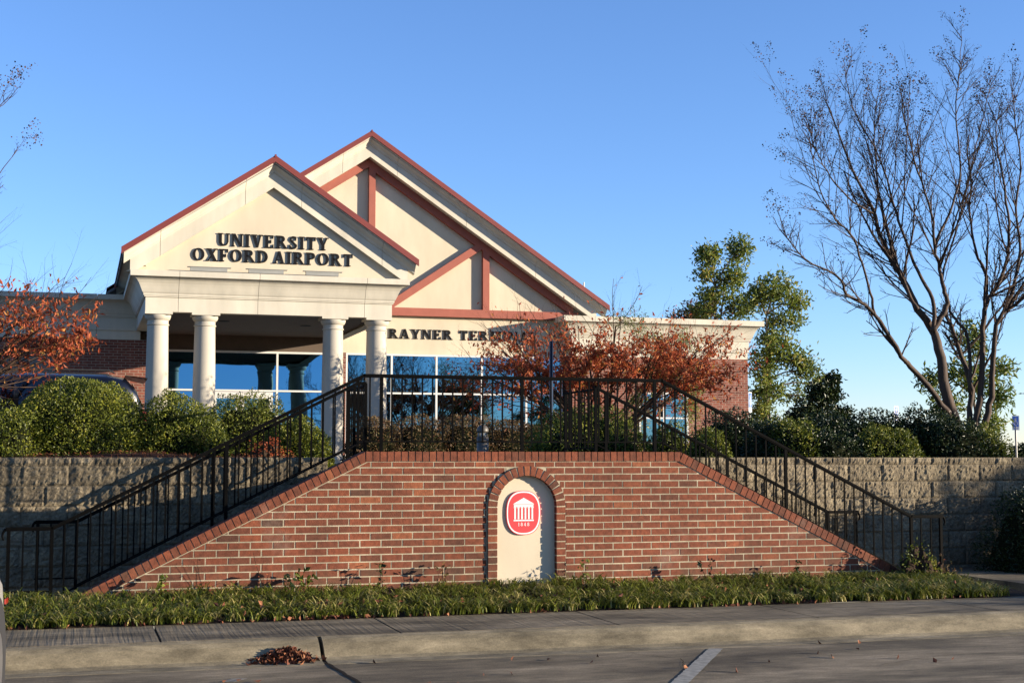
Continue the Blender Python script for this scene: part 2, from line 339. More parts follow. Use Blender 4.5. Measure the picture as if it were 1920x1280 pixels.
M['silver'] = simple('silver_car_paint', (.62,.60,.56), rough=.35, metal=.15, coat=.7, var=.02)
M['rubber'] = simple('black_rubber', (.012,.012,.013), rough=.8, var=.1)
M['alloy'] = simple('alloy_wheel', (.45,.45,.46), rough=.35, metal=.9, var=.05)
M['tail'] = simple('red_lamp_lens', (.35,.012,.01), rough=.2, var=.02, coat=.6)
M['headlamp'] = simple('clear_lamp_lens', (.6,.6,.58), rough=.1, var=.02, coat=.6)
M['bollard'] = simple('bronze_bollard', (.075,.065,.05), rough=.5, var=.15)
M['lens'] = simple('frosted_lens', (.35,.36,.33), rough=.4, var=.1)
M['greypanel'] = simple('grey_louver', (.16,.17,.16), rough=.7, var=.06)

# ------------------------------------------------------------------ setting
ZT = 1.3      # terrace level
def sheet(name, x0, x1, y0, y1, z, mat, nx=1, ny=1):
    b = MB(); xs = np.linspace(x0, x1, nx+1); ys = np.linspace(y0, y1, ny+1)
    for i in range(nx):
        for j in range(ny): b.add([(xs[i],ys[j],z),(xs[i+1],ys[j],z),(xs[i+1],ys[j+1],z),(xs[i],ys[j+1],z)], [(0,1,2,3)])
    return b.build(name, mat, kind='structure')
sheet('parking_lot', -400, 400, -400, 12.0, 0.0, M['lot'])
b = MB()
b.add([(-1500,15.35,ZT),(2.5,15.35,ZT),(2.5,2000,ZT),(-1500,2000,ZT)], [(0,1,2,3)])
b.add([(5.9,15.35,ZT),(1500,15.35,ZT),(1500,2000,ZT),(5.9,2000,ZT)], [(0,1,2,3)])
b.build('terrain', M['ground'], kind='structure')
# walkway from the landing to the portico
b = MB(); b.box(2.5, 5.9, 15.0, 37.0, 1.1, 1.352); b.build('path', M['concrete_stair'], kind='structure')
sheet('upper_parking', -30, 60, 19.5, 26.6, ZT+.006, M['lot'])
# sidewalk slabs with real joints
joints = [-10.2+1.8*k for k in range(0, 25)]
joints = [.61+1.8*k for k in range(-8, 22)]
b = MB()
for i in range(len(joints)-1):
    x0, x1 = joints[i]+.008, joints[i+1]-.008
    b.box(x0, x1, 10.80, 11.858, .0, .158)
    if x0 > 8.6: b.box(x0, x1, 11.876, 15.0, .0, .175)
b.build('sidewalk', M['walk'], kind='structure')
b = MB(); b.box(-15, 35, 10.82, 11.85, .0, .13); b.build('sidewalk_base', M['joint'], kind='structure')
# kerb with a rolled face and an open joint
def kerb(x0, x1):
    prof = [(10.80,0.0),(10.80,.156),(10.765,.155),(10.72,.143),(10.67,.115),(10.61,.065),(10.57,.028),(10.52,.010),(10.40,.0015),(10.40,0)]
    b = MB(); n = len(prof); nx = max(2, int((x1-x0)/.25)); xs = np.linspace(x0, x1, nx+1)
    vs = []
    for x in xs:
        dy = .012*math.sin(x*.8)+.006*math.sin(x*2.3); dz = .002*math.sin(x*3.1+1)
        for k,(y, z) in enumerate(prof): vs.append((x, y+(dy if 1<k<8 else 0), z+(dz if 1<k<8 else 0)))
    fs = []
    for i in range(nx):
        for k in range(n-1): fs.append((i*n+k, i*n+k+1, (i+1)*n+k+1, (i+1)*n+k))
    fs.append(tuple(range(n))[::-1]); fs.append(tuple(nx*n+k for k in range(n)))
    b.add(vs, fs); o = b.build('kerb', M['kerb'], smooth=False, kind='structure')
kerb(-15, 1.755); kerb(1.785, 12.6); kerb(12.615, 35)
b = MB(); b.box(1.757, 1.783, 10.45, 10.8, -.02, .006); b.build('kerb_joint', M['joint'], kind='structure')
# control joint in the lot, slightly crooked
def strip(name, pts, w, z, mat):
    b = MB(); vs = []
    for i, (x, y) in enumerate(pts):
        j = min(i+1, len(pts)-1); k = max(i-1, 0)
        t = Vector((pts[j][0]-pts[k][0], pts[j][1]-pts[k][1])).normalized(); n = Vector((-t.y, t.x))
        ww = w*(.7+.6*noise.noise(Vector((x*5, y*5, 0)))*.5+.3)
        vs += [(x+n.x*ww/2, y+n.y*ww/2, z), (x-n.x*ww/2, y-n.y*ww/2, z)]
    b.add(vs, [(2*i, 2*i+1, 2*i+3, 2*i+2) for i in range(len(pts)-1)]); return b.build(name, mat, kind='structure')
strip('pavement_joint', [(1.775+.06*t/8+.006*math.sin(t*2.1), 10.47-t*.12) for t in range(0, 90)], .03, .004, M['joint'])
def crack(pts, w, seed):
    r = rng(seed); P = []
    for i in range(len(pts)-1):
        for k in range(8):
            t = k/8; P.append((pts[i][0]+(pts[i+1][0]-pts[i][0])*t+r.gauss(0,.008), pts[i][1]+(pts[i+1][1]-pts[i][1])*t+r.gauss(0,.008)))
    strip('pavement_crack', P, w, .0035, M['joint'])
crack([(4.1,10.3),(4.35,9.9),(4.2,9.5),(4.5,9.0)], .006, 1)
crack([(5.6,9.2),(6.3,9.5),(7.1,9.45),(7.9,9.8)], .005, 2)
crack([(0.1,10.0),(0.6,9.85),(1.0,9.4)], .005, 3)
# painted bay lines
def paint(name, quad, mat, z=.004, seed=1, worn=.0):
    b = MB(); A, B, C, D = [Vector((*q, z)) for q in quad]; n = 60; r = rng(seed)
    for i in range(n):
        t0, t1 = i/n, (i+1)/n
        if r.random() < worn: continue
        e = lambda: r.uniform(-.006, .006)
        b.add([A.lerp(D, t0)+Vector((e(),0,0)), B.lerp(C, t0)+Vector((e(),0,0)), B.lerp(C, t1), A.lerp(D, t1)], [(0,1,2,3)], a=r.random())
    return b.build(name, mat, kind='structure')
paint('bay_line', [(4.789,10.36),(4.90,10.33),(2.46,6.55),(2.34,6.60)], M['white'], seed=3)
paint('bay_line', [(1.278,10.30),(1.38,10.27),(-1.06,6.49),(-1.17,6.53)], M['worn'], seed=4, worn=.45)
# planting bed under the brick wall
b = MB(); r_ = rng(4)
nx, ny = 60, 6
xs = np.linspace(-6, 9.0, nx+1); ys = np.linspace(11.860, 13.22, ny+1); vs = []
for x in xs:
    for y in ys: vs.append((x, y, .156 + .11*(y-11.875)/1.3 + .012*noise.noise(Vector((x*2,y*2,0)))))
fs = [(i*(ny+1)+j, (i+1)*(ny+1)+j, (i+1)*(ny+1)+j+1, i*(ny+1)+j+1) for i in range(nx) for j in range(ny)]
b.add(vs, fs); b.build('planting_bed', M['soil'], kind='structure')

# ------------------------------------------------------------------ brick stair wall
YW = 13.2; XC = 4.2; ZTOP = 1.56; HW = 1.61; SL = 0.495
def ztop(x):   # outer line of the coping
    d = abs(x-XC)-HW; return ZTOP - max(0, d)*SL
CAPH = .092
sw = thing('brick_stair_wall', (XC, YW, .25), 'red brick wall with sloping ends and an arched cream niche, hiding the stairs', 'brick wall')
CH = .0677; BL = .2032; J = .011
AXC = 4.183; AR = .302; AZ = 1.027       # niche centre, radius, springing
def clip_poly(poly, a, b_, c):           # keep a*x+b*z<=c
    out = []
    for i in range(len(poly)):
        p, q = poly[i], poly[(i+1) % len(poly)]
        dp, dq = a*p[0]+b_*p[1]-c, a*q[0]+b_*q[1]-c
        if dp <= 0: out.append(p)
        if dp*dq < 0:
            t = dp/(dp-dq); out.append((p[0]+t*(q[0]-p[0]), p[1]+t*(q[1]-p[1])))
    return out
b = MB(); r_ = rng(11)
capx = XC-HW; lowlimit = ZTOP-CAPH-.009
th = math.atan(SL); off = (CAPH+.010)/math.cos(th)
row = 0; z = lowlimit - .05
rows = [(lowlimit-.045, lowlimit)]
zt = lowlimit-.045-J
while zt > .12: rows.append((zt-(CH-J), zt)); zt -= CH
for k, (z0, z1) in enumerate(rows):
    x = -.6 + (BL/2 if k % 2 else 0) + r_.uniform(-.004,.004)
    while x < 9.2:
        bx0, bx1 = x, x+BL-J-r_.uniform(0,.003)
        zz = r_.uniform(-.0012,.0012)
        poly = [(bx0,z0+zz),(bx1,z0+zz+r_.uniform(-.001,.001)),(bx1,z1+zz),(bx0,z1+zz)]
        # slopes
        zl = ZTOP - off
        poly = clip_poly(poly, -SL, 1, -SL*capx + ZTOP - off)
        if len(poly) > 2: poly = clip_poly(poly, SL, 1, SL*(XC+HW) + ZTOP - off)
        OR = AR+.098
        def emit(pl):
            if len(pl) < 3: return
            ar = abs(sum(pl[i][0]*pl[(i+1)%len(pl)][1]-pl[(i+1)%len(pl)][0]*pl[i][1] for i in range(len(pl))))/2
            if ar < .00012: return
            dy = r_.uniform(-.0015,.0015); b.prism(pl, YW+.012, YW-.003+dy, 0, min(1,max(0,r_.gauss(.52,.2))))
        if len(poly) > 2:
            zc = (z0+z1)/2; h = zc-AZ
            hw = OR if h <= 0 else (math.sqrt(OR*OR-h*h) if h < OR else 0)
            if hw > 0 and bx1 > AXC-hw-.001 and bx0 < AXC+hw+.001:
                emit(clip_poly(poly, 1, 0, AXC-hw-.008)); emit(clip_poly(poly, -1, 0, -(AXC+hw+.008)))
            else: emit(poly)
        x += BL
bricks = b
# mortar backing with the niche cut out: build as columns of quads
mo = MB()
def mprism(poly, y0=YW-.0008, y1=YW+.10): mo.prism(poly, y1, y0)
xl0, xr0 = capx-(ZTOP-.1)/SL, XC+HW+(ZTOP-.1)/SL
ins = .02
zb = .1
zw = lambda x: ztop(x)-CAPH*.5
mprism([(capx-(ZTOP-.046-zb)/SL, zb),(AXC-AR-.01, zb),(AXC-AR-.01, ZTOP-.046),(capx, ZTOP-.046)])
mprism([(AXC+AR+.01, zb),(XC+HW+(ZTOP-.046-zb)/SL, zb),(XC+HW, ZTOP-.046),(AXC+AR+.01, ZTOP-.046)])
arc = [(AXC+(AR+.01)*math.cos(t), AZ+(AR+.01)*math.sin(t)) for t in np.linspace(0, math.pi, 25)]
for i in range(24):
    (xa, za), (xb, zb_) = arc[i], arc[i+1]
    mprism([(xb, zb_), (xa, za), (xa, ZTOP-.046), (xb, ZTOP-.046)])
mprism([(AXC-AR-.01, zb),(AXC+AR+.01, zb),(AXC+AR+.01, .285),(AXC-AR-.01, .285)])
# rear body of the wall (thickness)
mo.prism([(capx-(ZTOP-.046-zb)/SL, zb),(XC+HW+(ZTOP-.046-zb)/SL, zb),(XC+HW, ZTOP-.046),(capx, ZTOP-.046)], YW+.20, YW+.11)
mo.build('mortar_core', M['mortar'], sw)
bricks.build('brick_face', M['brick'], sw)
# coping of rowlock bricks
b = MB(); r_ = rng(7)
W = .0677
def soldier(cx, cz, ang, w, h, lean=0):
    c, s_ = math.cos(ang), math.sin(ang)
    ux, uz = c, s_; vx, vz = -s_, c
    pl = []
    for i, j in ((-.5,0),(.5,0),(.5,1),(-.5,1)): pl.append((cx+ux*i*w+vx*j*h, cz+uz*i*w+vz*j*h))
    dy = r_.uniform(-.003,.002)
    b.prism(pl, YW+.215, YW-.012+dy, 0, min(1,max(0,r_.gauss(.52,.2))))
n = int(2*HW/W); w0 = 2*HW/n
for i in range(n): soldier(XC-HW+(i+.5)*w0, ZTOP-CAPH+r_.uniform(-.0015,.0015), 0, w0-.010, CAPH)
L = math.hypot(4.0, 4.0*SL)
for sgn in (-1, 1):
    # start point of underside of slope cap
    k = 0; t = .030
    while True:
        d = t+W/2; x = XC+sgn*(HW+d*math.cos(th)); zz = ZTOP - d*math.sin(th)
        ang = -sgn*th
        # move to underside
        nx_, nz_ = -math.sin(ang), math.cos(ang)
        px, pz = x - nx_*CAPH, zz - nz_*CAPH
        if pz < .16: break
        soldier(px, pz, ang, W-.009, CAPH); t += W
    # wedge at the corner
    x0 = XC+sgn*HW
    pl = [(x0+sgn*.002, ZTOP-CAPH),(x0+sgn*.002, ZTOP-.001),(x0+sgn*.03*math.cos(th), ZTOP-.004-.03*math.sin(th))]
    if sgn < 0: pl = pl[::-1]
    b.prism(pl, YW+.21, YW-.009, 0, .4)
b.build('brick_coping', M['brick'], sw)
mo = MB()   # mortar under the coping
mo.prism([(XC-HW, ZTOP-CAPH-.010),(XC+HW, ZTOP-CAPH-.010),(XC+HW, ZTOP-.010),(XC-HW, ZTOP-.010)], YW+.21, YW+.007)
for sgn in (-1, 1):
    ang = -sgn*th; nx_, nz_ = -math.sin(ang), math.cos(ang)
    x0, z0 = XC+sgn*HW, ZTOP; d = 2.75
    x1, z1 = x0+sgn*d*math.cos(th), z0-d*math.sin(th)
    pl = [(x0-nx_*.006, z0-.006),(x1-nx_*.006, z1-nz_*.006),(x1-nx_*(CAPH+.010), z1-nz_*(CAPH+.010)),(x0-nx_*(CAPH+.010), z0-CAPH-.010)]
    mo.prism(pl, YW+.208, YW+.0075)
mo.build('coping_mortar', M['mortar'], sw)
# arch surround
b = MB(); r_ = rng(21)
nA = 17
for i in range(nA):
    a0 = math.pi*i/nA+.016; a1 = math.pi*(i+1)/nA-.016
    e = .004
    pl = [(AXC+AR*math.cos(a0), AZ+AR*math.sin(a0)),(AXC+(AR+.092)*math.cos(a0+e*1.5), AZ+(AR+.092)*math.sin(a0+e*1.5)),(AXC+(AR+.092)*math.cos(a1-e*1.5), AZ+(AR+.092)*math.sin(a1-e*1.5)),(AXC+AR*math.cos(a1), AZ+AR*math.sin(a1))]
    b.prism(pl, YW+.10, YW-.024+r_.uniform(-.004,.003), 0, min(1,max(0,r_.gauss(.45,.2))))
for sgn in (-1, 1):
    z = AZ-.006
    while z > .2:
        z0 = z-(CH-J)
        x0, x1 = sorted((AXC+sgn*AR, AXC+sgn*(AR+.092)))
        b.prism([(x0,z0),(x1,z0),(x1,z),(x0,z)], YW+.10, YW-.024+r_.uniform(-.004,.003), 0, min(1,max(0,r_.gauss(.45,.2))))
        z -= CH
# sill bricks
x = AXC-AR-.09
while x < AXC+AR+.08:
    b.prism([(x,.19),(x+.19,.19),(x+.19,.283),(x,.283)], YW+.10, YW-.016, 0, r_.random()*.7+.3); x += .2
b.build('niche_surround', M['brick'], sw)
mo = MB()
arcm = [(t) for t in np.linspace(0, math.pi, 33)]
for i in range(32):
    a0, a1 = arcm[i], arcm[i+1]
    mo.prism([(AXC+(AR+.003)*math.cos(a0), AZ+(AR+.003)*math.sin(a0)),(AXC+(AR+.088)*math.cos(a0), AZ+(AR+.088)*math.sin(a0)),(AXC+(AR+.088)*math.cos(a1), AZ+(AR+.088)*math.sin(a1)),(AXC+(AR+.003)*math.cos(a1), AZ+(AR+.003)*math.sin(a1))], YW+.098, YW-.018)
for sgn in (-1,1):
    x0, x1 = sorted((AXC+sgn*(AR+.003), AXC+sgn*(AR+.088)))
    mo.prism([(x0,.2),(x1,.2),(x1,AZ),(x0,AZ)], YW+.098, YW-.018)
mo.build('surround_mortar', M['mortar'], sw)
# cream niche panel
b = MB()
pl = [(AXC-AR-.005,.284),(AXC+AR+.005,.284)] + [(AXC+(AR+.005)*math.cos(t), AZ+(AR+.005)*math.sin(t)) for t in np.linspace(0, math.pi, 33)]
b.prism(pl, YW+.105, YW+.046)
b.build('niche_panel', M['eifs'], sw)

# oval emblem
em = thing('emblem_sign', (4.165, YW+.04, .93), 'red oval plaque with a white columned building and 1848, in the cream niche', 'emblem')
EX, EZ = 4.162, .968; EW, EH = .176, .214
def sell(w, h, n=64, p=2.5):
    o = []
    for k in range(n):
        t = 2*math.pi*k/n; c, s_ = math.cos(t), math.sin(t)
        o.append((EX+w*abs(c)**(2/p)*(1 if c>0 else -1), EZ+h*abs(s_)**(2/p)*(1 if s_>0 else -1)))
    return o
b = MB(); b.prism(sell(EW, EH), YW+0.0465, YW+0.0280); b.build('red_backing', M['embred'], em)
b = MB(); b.prism(sell(EW-.006, EH-.006), YW+0.0285, YW+0.0265); b.build('white_rim', M['embwhite'], em)
b = MB(); b.prism(sell(EW-.020, EH-.020), YW+0.0270, YW+0.0250); b.build('red_field', M['embred'], em)
b = MB(); y0, y1 = YW+0.0252, YW+0.0230
b.prism([(EX-.105,EZ+.088),(EX+.105,EZ+.088),(EX+.008,EZ+.145),(EX-.008,EZ+.145)][:2]+[(EX,EZ+.145)], y0, y1)
b.prism([(EX-.105,EZ+.079),(EX+.105,EZ+.079),(EX+.105,EZ+.085),(EX-.105,EZ+.085)], y0, y1)
b.prism([(EX-.100,EZ+.058),(EX+.100,EZ+.058),(EX+.100,EZ+.076),(EX-.100,EZ+.076)], y0, y1)
for k in range(6):
    cx = EX-.088+k*.0352
    b.prism([(cx-.0085,EZ-.062),(cx+.0085,EZ-.062),(cx+.0078,EZ+.044),(cx-.0078,EZ+.044)], y0, y1)
    b.prism([(cx-.013,EZ+.046),(cx+.013,EZ+.046),(cx+.013,EZ+.056),(cx-.013,EZ+.056)], y0, y1)
b.prism([(EX-.103,EZ-.080),(EX+.103,EZ-.080),(EX+.103,EZ-.067),(EX-.103,EZ-.067)], y0, y1)
b.build('white_temple', M['embwhite'], em)

# ------------------------------------------------------------------ serif lettering
def stroke(pts, ws):
    """band polygon along pts with widths ws -> list of quads"""
    q = []; P = [Vector(p) for p in pts]; n = len(P); Ls = []; Rs = []
    for i in range(n):
        t = (P[min(i+1,n-1)]-P[max(i-1,0)]).normalized(); nn = Vector((-t.y, t.x)); w = ws[i] if hasattr(ws,'__len__') else ws
        Ls.append(P[i]+nn*w/2); Rs.append(P[i]-nn*w/2)
    for i in range(n-1): q.append([Rs[i], Rs[i+1], Ls[i+1], Ls[i]])
    return q
ST, TN, SF = .235, .085, .07
def rect(x0,x1,z0,z1): return [[(x0,z0),(x1,z0),(x1,z1),(x0,z1)]]
def stem(x, z0=0, z1=1, ext=.10, w=ST, lo=True, hi=True):
    q = rect(x-w/2, x+w/2, z0, z1)
    if lo: q += rect(x-w/2-ext, x+w/2+ext, z0, z0+SF)
    if hi: q += rect(x-w/2-ext, x+w/2+ext, z1-SF, z1)
    return q
def arcs(cx, cz, rx, rz, a0, a1, wf, n=18):
    pts = []; ws = []
    for k in range(n+1):
        a = R(a0+(a1-a0)*k/n); pts.append((cx+rx*math.cos(a), cz+rz*math.sin(a))); ws.append(wf(a))
    return stroke(pts, ws)
thick = lambda a: TN+(ST-TN)*abs(math.cos(a))**1.5
GL = {
 'I': (.5, lambda: stem(.25)),
 'N': (1.05, lambda: stem(.18,w=.12,ext=.08)+stem(.86,w=.12,ext=.08,lo=False)+[[(.12,1),(.36,1),(.92,0),(.74,0)]]),
 'V': (1.0, lambda: [[(.10,1),(.38,1),(.60,.0),(.44,.0)],[(.72,1),(.84,1),(.60,.0),(.50,0)]]+rect(.0,.48,1-SF,1)+rect(.62,.96,1-SF,1)),
 'U': (1.05, lambda: stem(.24,.32,1,lo=False)+stem(.84,.32,1,lo=False,w=.12)+arcs(.53,.34,.29,.27,180,360,lambda a: TN+.13*max(0,-math.cos(a))+.02)),
 'E': (.9, lambda: stem(.25,ext=.1)+rect(.25,.80,0,SF+.02)+rect(.25,.78,1-SF-.02,1)+rect(.25,.60,.46,.55)+rect(.72,.80,0,.28)+rect(.70,.78,.74,1)+rect(.54,.62,.37,.64)),
 'F': (.85, lambda: stem(.25,ext=.1)+rect(.25,.78,1-SF-.02,1)+rect(.25,.60,.44,.53)+rect(.70,.78,.72,1)+rect(.54,.62,.35,.62)),
 'L': (.85, lambda: stem(.25,ext=.1)+rect(.25,.78,0,SF+.02)+rect(.70,.78,0,.32)),
 'T': (.95, lambda: stem(.47,hi=False)+rect(.08,.86,1-SF-.02,1)+rect(.08,.16,.70,1)+rect(.78,.86,.70,1)),
 'R': (1.05, lambda: stem(.25,ext=.1)+arcs(.42,.745,.26,.205,-90,90,thick)+rect(.25,.46,.49,.59)+rect(.25,.46,.90,1)+[[(.42,.52),(.62,.52),(1.0,0),(.76,0)]]+rect(.76,1.04,0,SF)),
 'P': (.92, lambda: stem(.25,ext=.1)+arcs(.42,.72,.28,.23,-90,90,thick)+rect(.25,.46,.43,.53)+rect(.25,.46,.90,1)),
 'D': (1.05, lambda: stem(.25,ext=.1)+arcs(.42,.5,.42,.45,-90,90,thick)+rect(.25,.46,0,.10)+rect(.25,.46,.90,1)),
 'O': (1.08, lambda: arcs(.53,.5,.37,.455,0,360,thick,30)),
 'S': (.82, lambda: arcs(.40,.725,.22,.225,20,200,lambda a:.11+.03*abs(math.cos(a)))+[[(.10,.70),(.24,.76),(.66,.36),(.52,.26)]]+arcs(.38,.275,.25,.225,20,-160,lambda a:.12+.05*abs(math.cos(a)))+rect(.57,.64,.66,.98)+rect(.10,.17,.02,.34)),
 'Y': (1.0, lambda: stem(.49,0,.45,hi=False)+[[(.08,1),(.34,1),(.60,.40),(.38,.40)],[(.76,1),(.88,1),(.60,.40),(.50,.40)]]+rect(.0,.44,1-SF,1)+rect(.66,.98,1-SF,1)),
 'X': (1.0, lambda: [[(.12,1),(.40,1),(.92,0),(.64,0)],[(.76,1),(.88,1),(.24,0),(.12,0)]]+rect(.04,.48,1-SF,1)+rect(.64,.98,1-SF,1)+rect(.0,.34,0,SF)+rect(.56,1.0,0,SF)),
 'A': (1.05, lambda: [[(.42,1),(.62,1),(.94,0),(.68,0)],[(.42,1),(.54,1),(.24,0),(.13,0)]]+rect(.25,.76,.27,.36)+rect(.0,.36,0,SF)+rect(.58,1.04,0,SF)),
 'M': (1.25, lambda: stem(.18,w=.11,ext=.08)+stem(1.04,w=ST-.02,ext=.07)+[[(.12,1),(.38,1),(.68,.06),(.54,.06)],[(.90,1),(1.0,1),(.68,.06),(.58,.06)]]),
 '1': (.5, lambda: stem(.25,w=.17,ext=.08,hi=False)+[[(.08,.80),(.17,.74),(.33,1),(.2,1)]]),
 '8': (.7, lambda: arcs(.35,.74,.2,.2,0,360,lambda a:.1+.05*abs(math.cos(a)),18)+arcs(.35,.27,.24,.22,0,360,lambda a:.1+.06*abs(math.cos(a)),18)),
 '4': (.7, lambda: rect(.36,.52,0,1)+rect(.04,.66,.24,.34)+[[(.04,.34),(.14,.34),(.46,1),(.36,1)]]+rect(.26,.64,0,.08)),
}
def lettering(parent, text, x0, x1, z, h, yback, depth, mat, gap=.06, space=.45, slope=0, name='letter', onemesh=False, standoff=.03):
    tot = 0
    for c in text: tot += (space if c == ' ' else GL[c][0]+gap)
    tot -= gap; sx = (x1-x0)/tot; x = x0
    one = MB()
    for c in text:
        if c == ' ': x += space*sx; continue
        adv, f = GL[c]; b = one if onemesh else MB()
        for qi, q in enumerate(f()):
            pl = [(x+p[0]*sx, z+p[1]*h) for p in q]
            e = .0004*(qi % 7)
            b.prism(pl, yback-standoff-e*.5, yback-standoff-depth+e)
        if not onemesh: b.build(name, mat, parent)
        x += (adv+gap)*sx
    if onemesh: one.build(name, mat, parent)
lettering(em, "1848", EX-.058, EX+.058, EZ-.128, .034, YW+0.0252, .002, M['embwhite'], gap=.35, name='year_numerals', onemesh=True, standoff=0)

# ------------------------------------------------------------------ staircase
stt = thing('concrete_staircase', (XC, 14.0, .25), 'concrete stair with two flights meeting at a landing behind the brick wall', 'staircase')
for sgn in (-1, 1):
    b = MB(); n = 7; x = XC+sgn*(HW-.02); zz = 1.352
    for k in range(n):
        z1 = 1.352-.152*(k+1)+0; xx0 = x+sgn*.31*k; xx1 = x+sgn*.31*(k+1)
        if z1 < .2: break
        b.box(min(xx0,xx1), max(xx0,xx1), YW+.22, 15.0, .1, z1)
    b.build('stair_flight', M['concrete_stair'], stt)
b = MB(); b.box(XC-HW+.02, XC+HW-.02, YW+.22, 14.998, .1, 1.352); b.build('landing', M['concrete_stair'], stt)

# ------------------------------------------------------------------ iron railings
def railing(nm, Y, xa, label, zoff=0.0, levels=True, xin=1.5, gap=None, ends=True, inset=0.0):
    """rail following both flights; gap=(x0,x1) leaves the landing open"""
    t = thing(nm, (XC, Y, 1.35), label, 'railing')
    xt = XC-HW+.0; xl = XC-4.41; zt_, zl_ = 2.293+zoff, .875+zoff
    A = (xl-.386+inset, zl_); B_ = (xl+inset, zl_); C_ = (XC-1.59+inset, zt_); D_ = (XC+1.50-inset, zt_); E_ = (XC+4.39-inset, zl_); F_ = (E_[0]+.385, zl_)
    def zr(x):
        if x <= B_[0]: return zl_
        if x <= C_[0]: return zl_+(zt_-zl_)*(x-B_[0])/(C_[0]-B_[0])
        if x <= D_[0]: return zt_
        if x <= E_[0]: return zt_+(zl_-zt_)*(x-D_[0])/(E_[0]-D_[0])
        return zl_
    def bar(b, P, w, h):
        for i in range(len(P)-1):
            p, q = Vector((P[i][0],Y,P[i][1])), Vector((P[i+1][0],Y,P[i+1][1])); d = (q-p); L = d.length; d.normalize()
            up = Vector((-d.z,0,d.x)); 
            b.obox((p+q)/2, d*(L/2+h*.28), Vector((0,w/2,0)), up*h/2)
    segs = [[A,B_,C_,D_,E_,F_]] if gap is None else [[A,B_,C_,(gap[0],zt_)],[(gap[1],zt_),D_,E_,F_]]
    for sg in segs:
        b = MB(); bar(b, sg, .036, .022)
        bar(b, [(p[0], p[1]-.017) for p in sg], .028, .012)
        b.build('top_rail', M['iron'], t)
        bl = MB()
        pts = [(x, z) for x, z in sg if B_[0]-.01 <= x <= E_[0]+.01]
        lower = [(p[0]+(.0), max(p[1]-.645, .31)) for p in sg]
        # level pieces drop to the ground
        lw = []
        for p in sg:
            if p in (A, F_): continue
            lw.append((p[0], p[1]-.635))
        bar(bl, lw, .026, .013); bl.build('bottom_rail', M['iron'], t)
        for (q0, q1) in ((A,B_),(E_,F_)):
            if q0 in sg and q1 in sg:
                bl = MB(); bar(bl, [(q0[0], .315),(q1[0], .315)], .026, .013); bl.build('bottom_rail', M['iron'], t)
    # scrolled ends
    for sgn, p in ((-1, A), (1, F_)):
        b = MB(); pts = []
        for k in range(13):
            a = k/12; 
            pts.append((p[0]+sgn*(.005+.028*math.sin(a*2.6)), Y, p[1]-.002-.10*a))
        b.tube(pts, [.014-.006*k/12 for k in range(13)], 6); b.build('scroll_end', M['iron'], t, smooth=True)
    posts = [A[0]+.02, B_[0], XC-2.88, XC-1.42, XC, XC+1.42, XC+2.90, E_[0], F_[0]-.02]
    if gap: posts = [p for p in posts if not (gap[0]+.05 < p < gap[1]-.05)] + [gap[0]+.0, gap[1]-.0]
    for x in posts:
        low = .2 if (x <= B_[0]+.01 or x >= E_[0]-.01) else zr(x)-.74
        b = MB(); b.box(x-.015, x+.015, Y-.015, Y+.015, low, zr(x)-.004); b.build('post', M['iron'], t)
    x = A[0]+.02; allp = sorted(posts)
    cnt = 0; bal = MB(); proto = None
    for i in range(len(allp)-1):
        x0, x1 = allp[i], allp[i+1]
        if gap and x0 >= gap[0]-.01 and x1 <= gap[1]+.01: continue
        n = max(1, round((x1-x0)/(.0985 if abs((x0+x1)/2-XC) < 1.45 else .112))); 
        for k in range(1, n):
            xx = x0+(x1-x0)*k/n; zz = zr(xx); lo = .315 if (xx < B_[0] or xx > E_[0]) else zz-.635
            b = MB(); b.box(xx-.0068, xx+.0068, Y-.0068, Y+.0068, lo, zz-.008)
            if r2.random() < .25: b.tube([(xx,Y,lo-.01),(xx,Y,lo+.012)], .009, 5)
            b.build('baluster', M['iron'], t); cnt += 1
    return t, zr
r2 = rng(5)
railing('stair_railing', 13.40, 0, 'long black iron railing standing just behind the brick wall coping, facing the lot')
rb, _ = railing('stair_railing', 14.80, 0, 'black iron railing against the grey block wall, open at the landing', gap=(XC-1.30, XC+1.30), inset=.21)
for sgn in (-1, 1):   # short returns towards the terrace
    X = XC+sgn*1.30
    t = thing('return_railing', (X, 15.2, 1.35), ('short black railing seen end-on at the left side of the landing opening' if sgn < 0 else 'short black railing seen end-on at the right of the landing, before a green bush'), 'railing')
    b = MB(); b.box(X-.02, X+.02, 14.83, 15.85, 2.25, 2.27); b.build('top_rail', M['iron'], t)
    b = MB(); b.box(X-.012, X+.012, 14.83, 15.85, 1.60, 1.613); b.build('bottom_rail', M['iron'], t)
    for y in (15.82,): b = MB(); b.box(X-.016, X+.016, y-.016, y+.016, 1.3, 2.25); b.build('post', M['iron'], t)
    for k in range(1, 9): b = MB(); y = 14.83+k*.11; b.box(X-.0065, X+.0065, y-.0065, y+.0065, 1.61, 2.25); b.build('baluster', M['iron'], t)

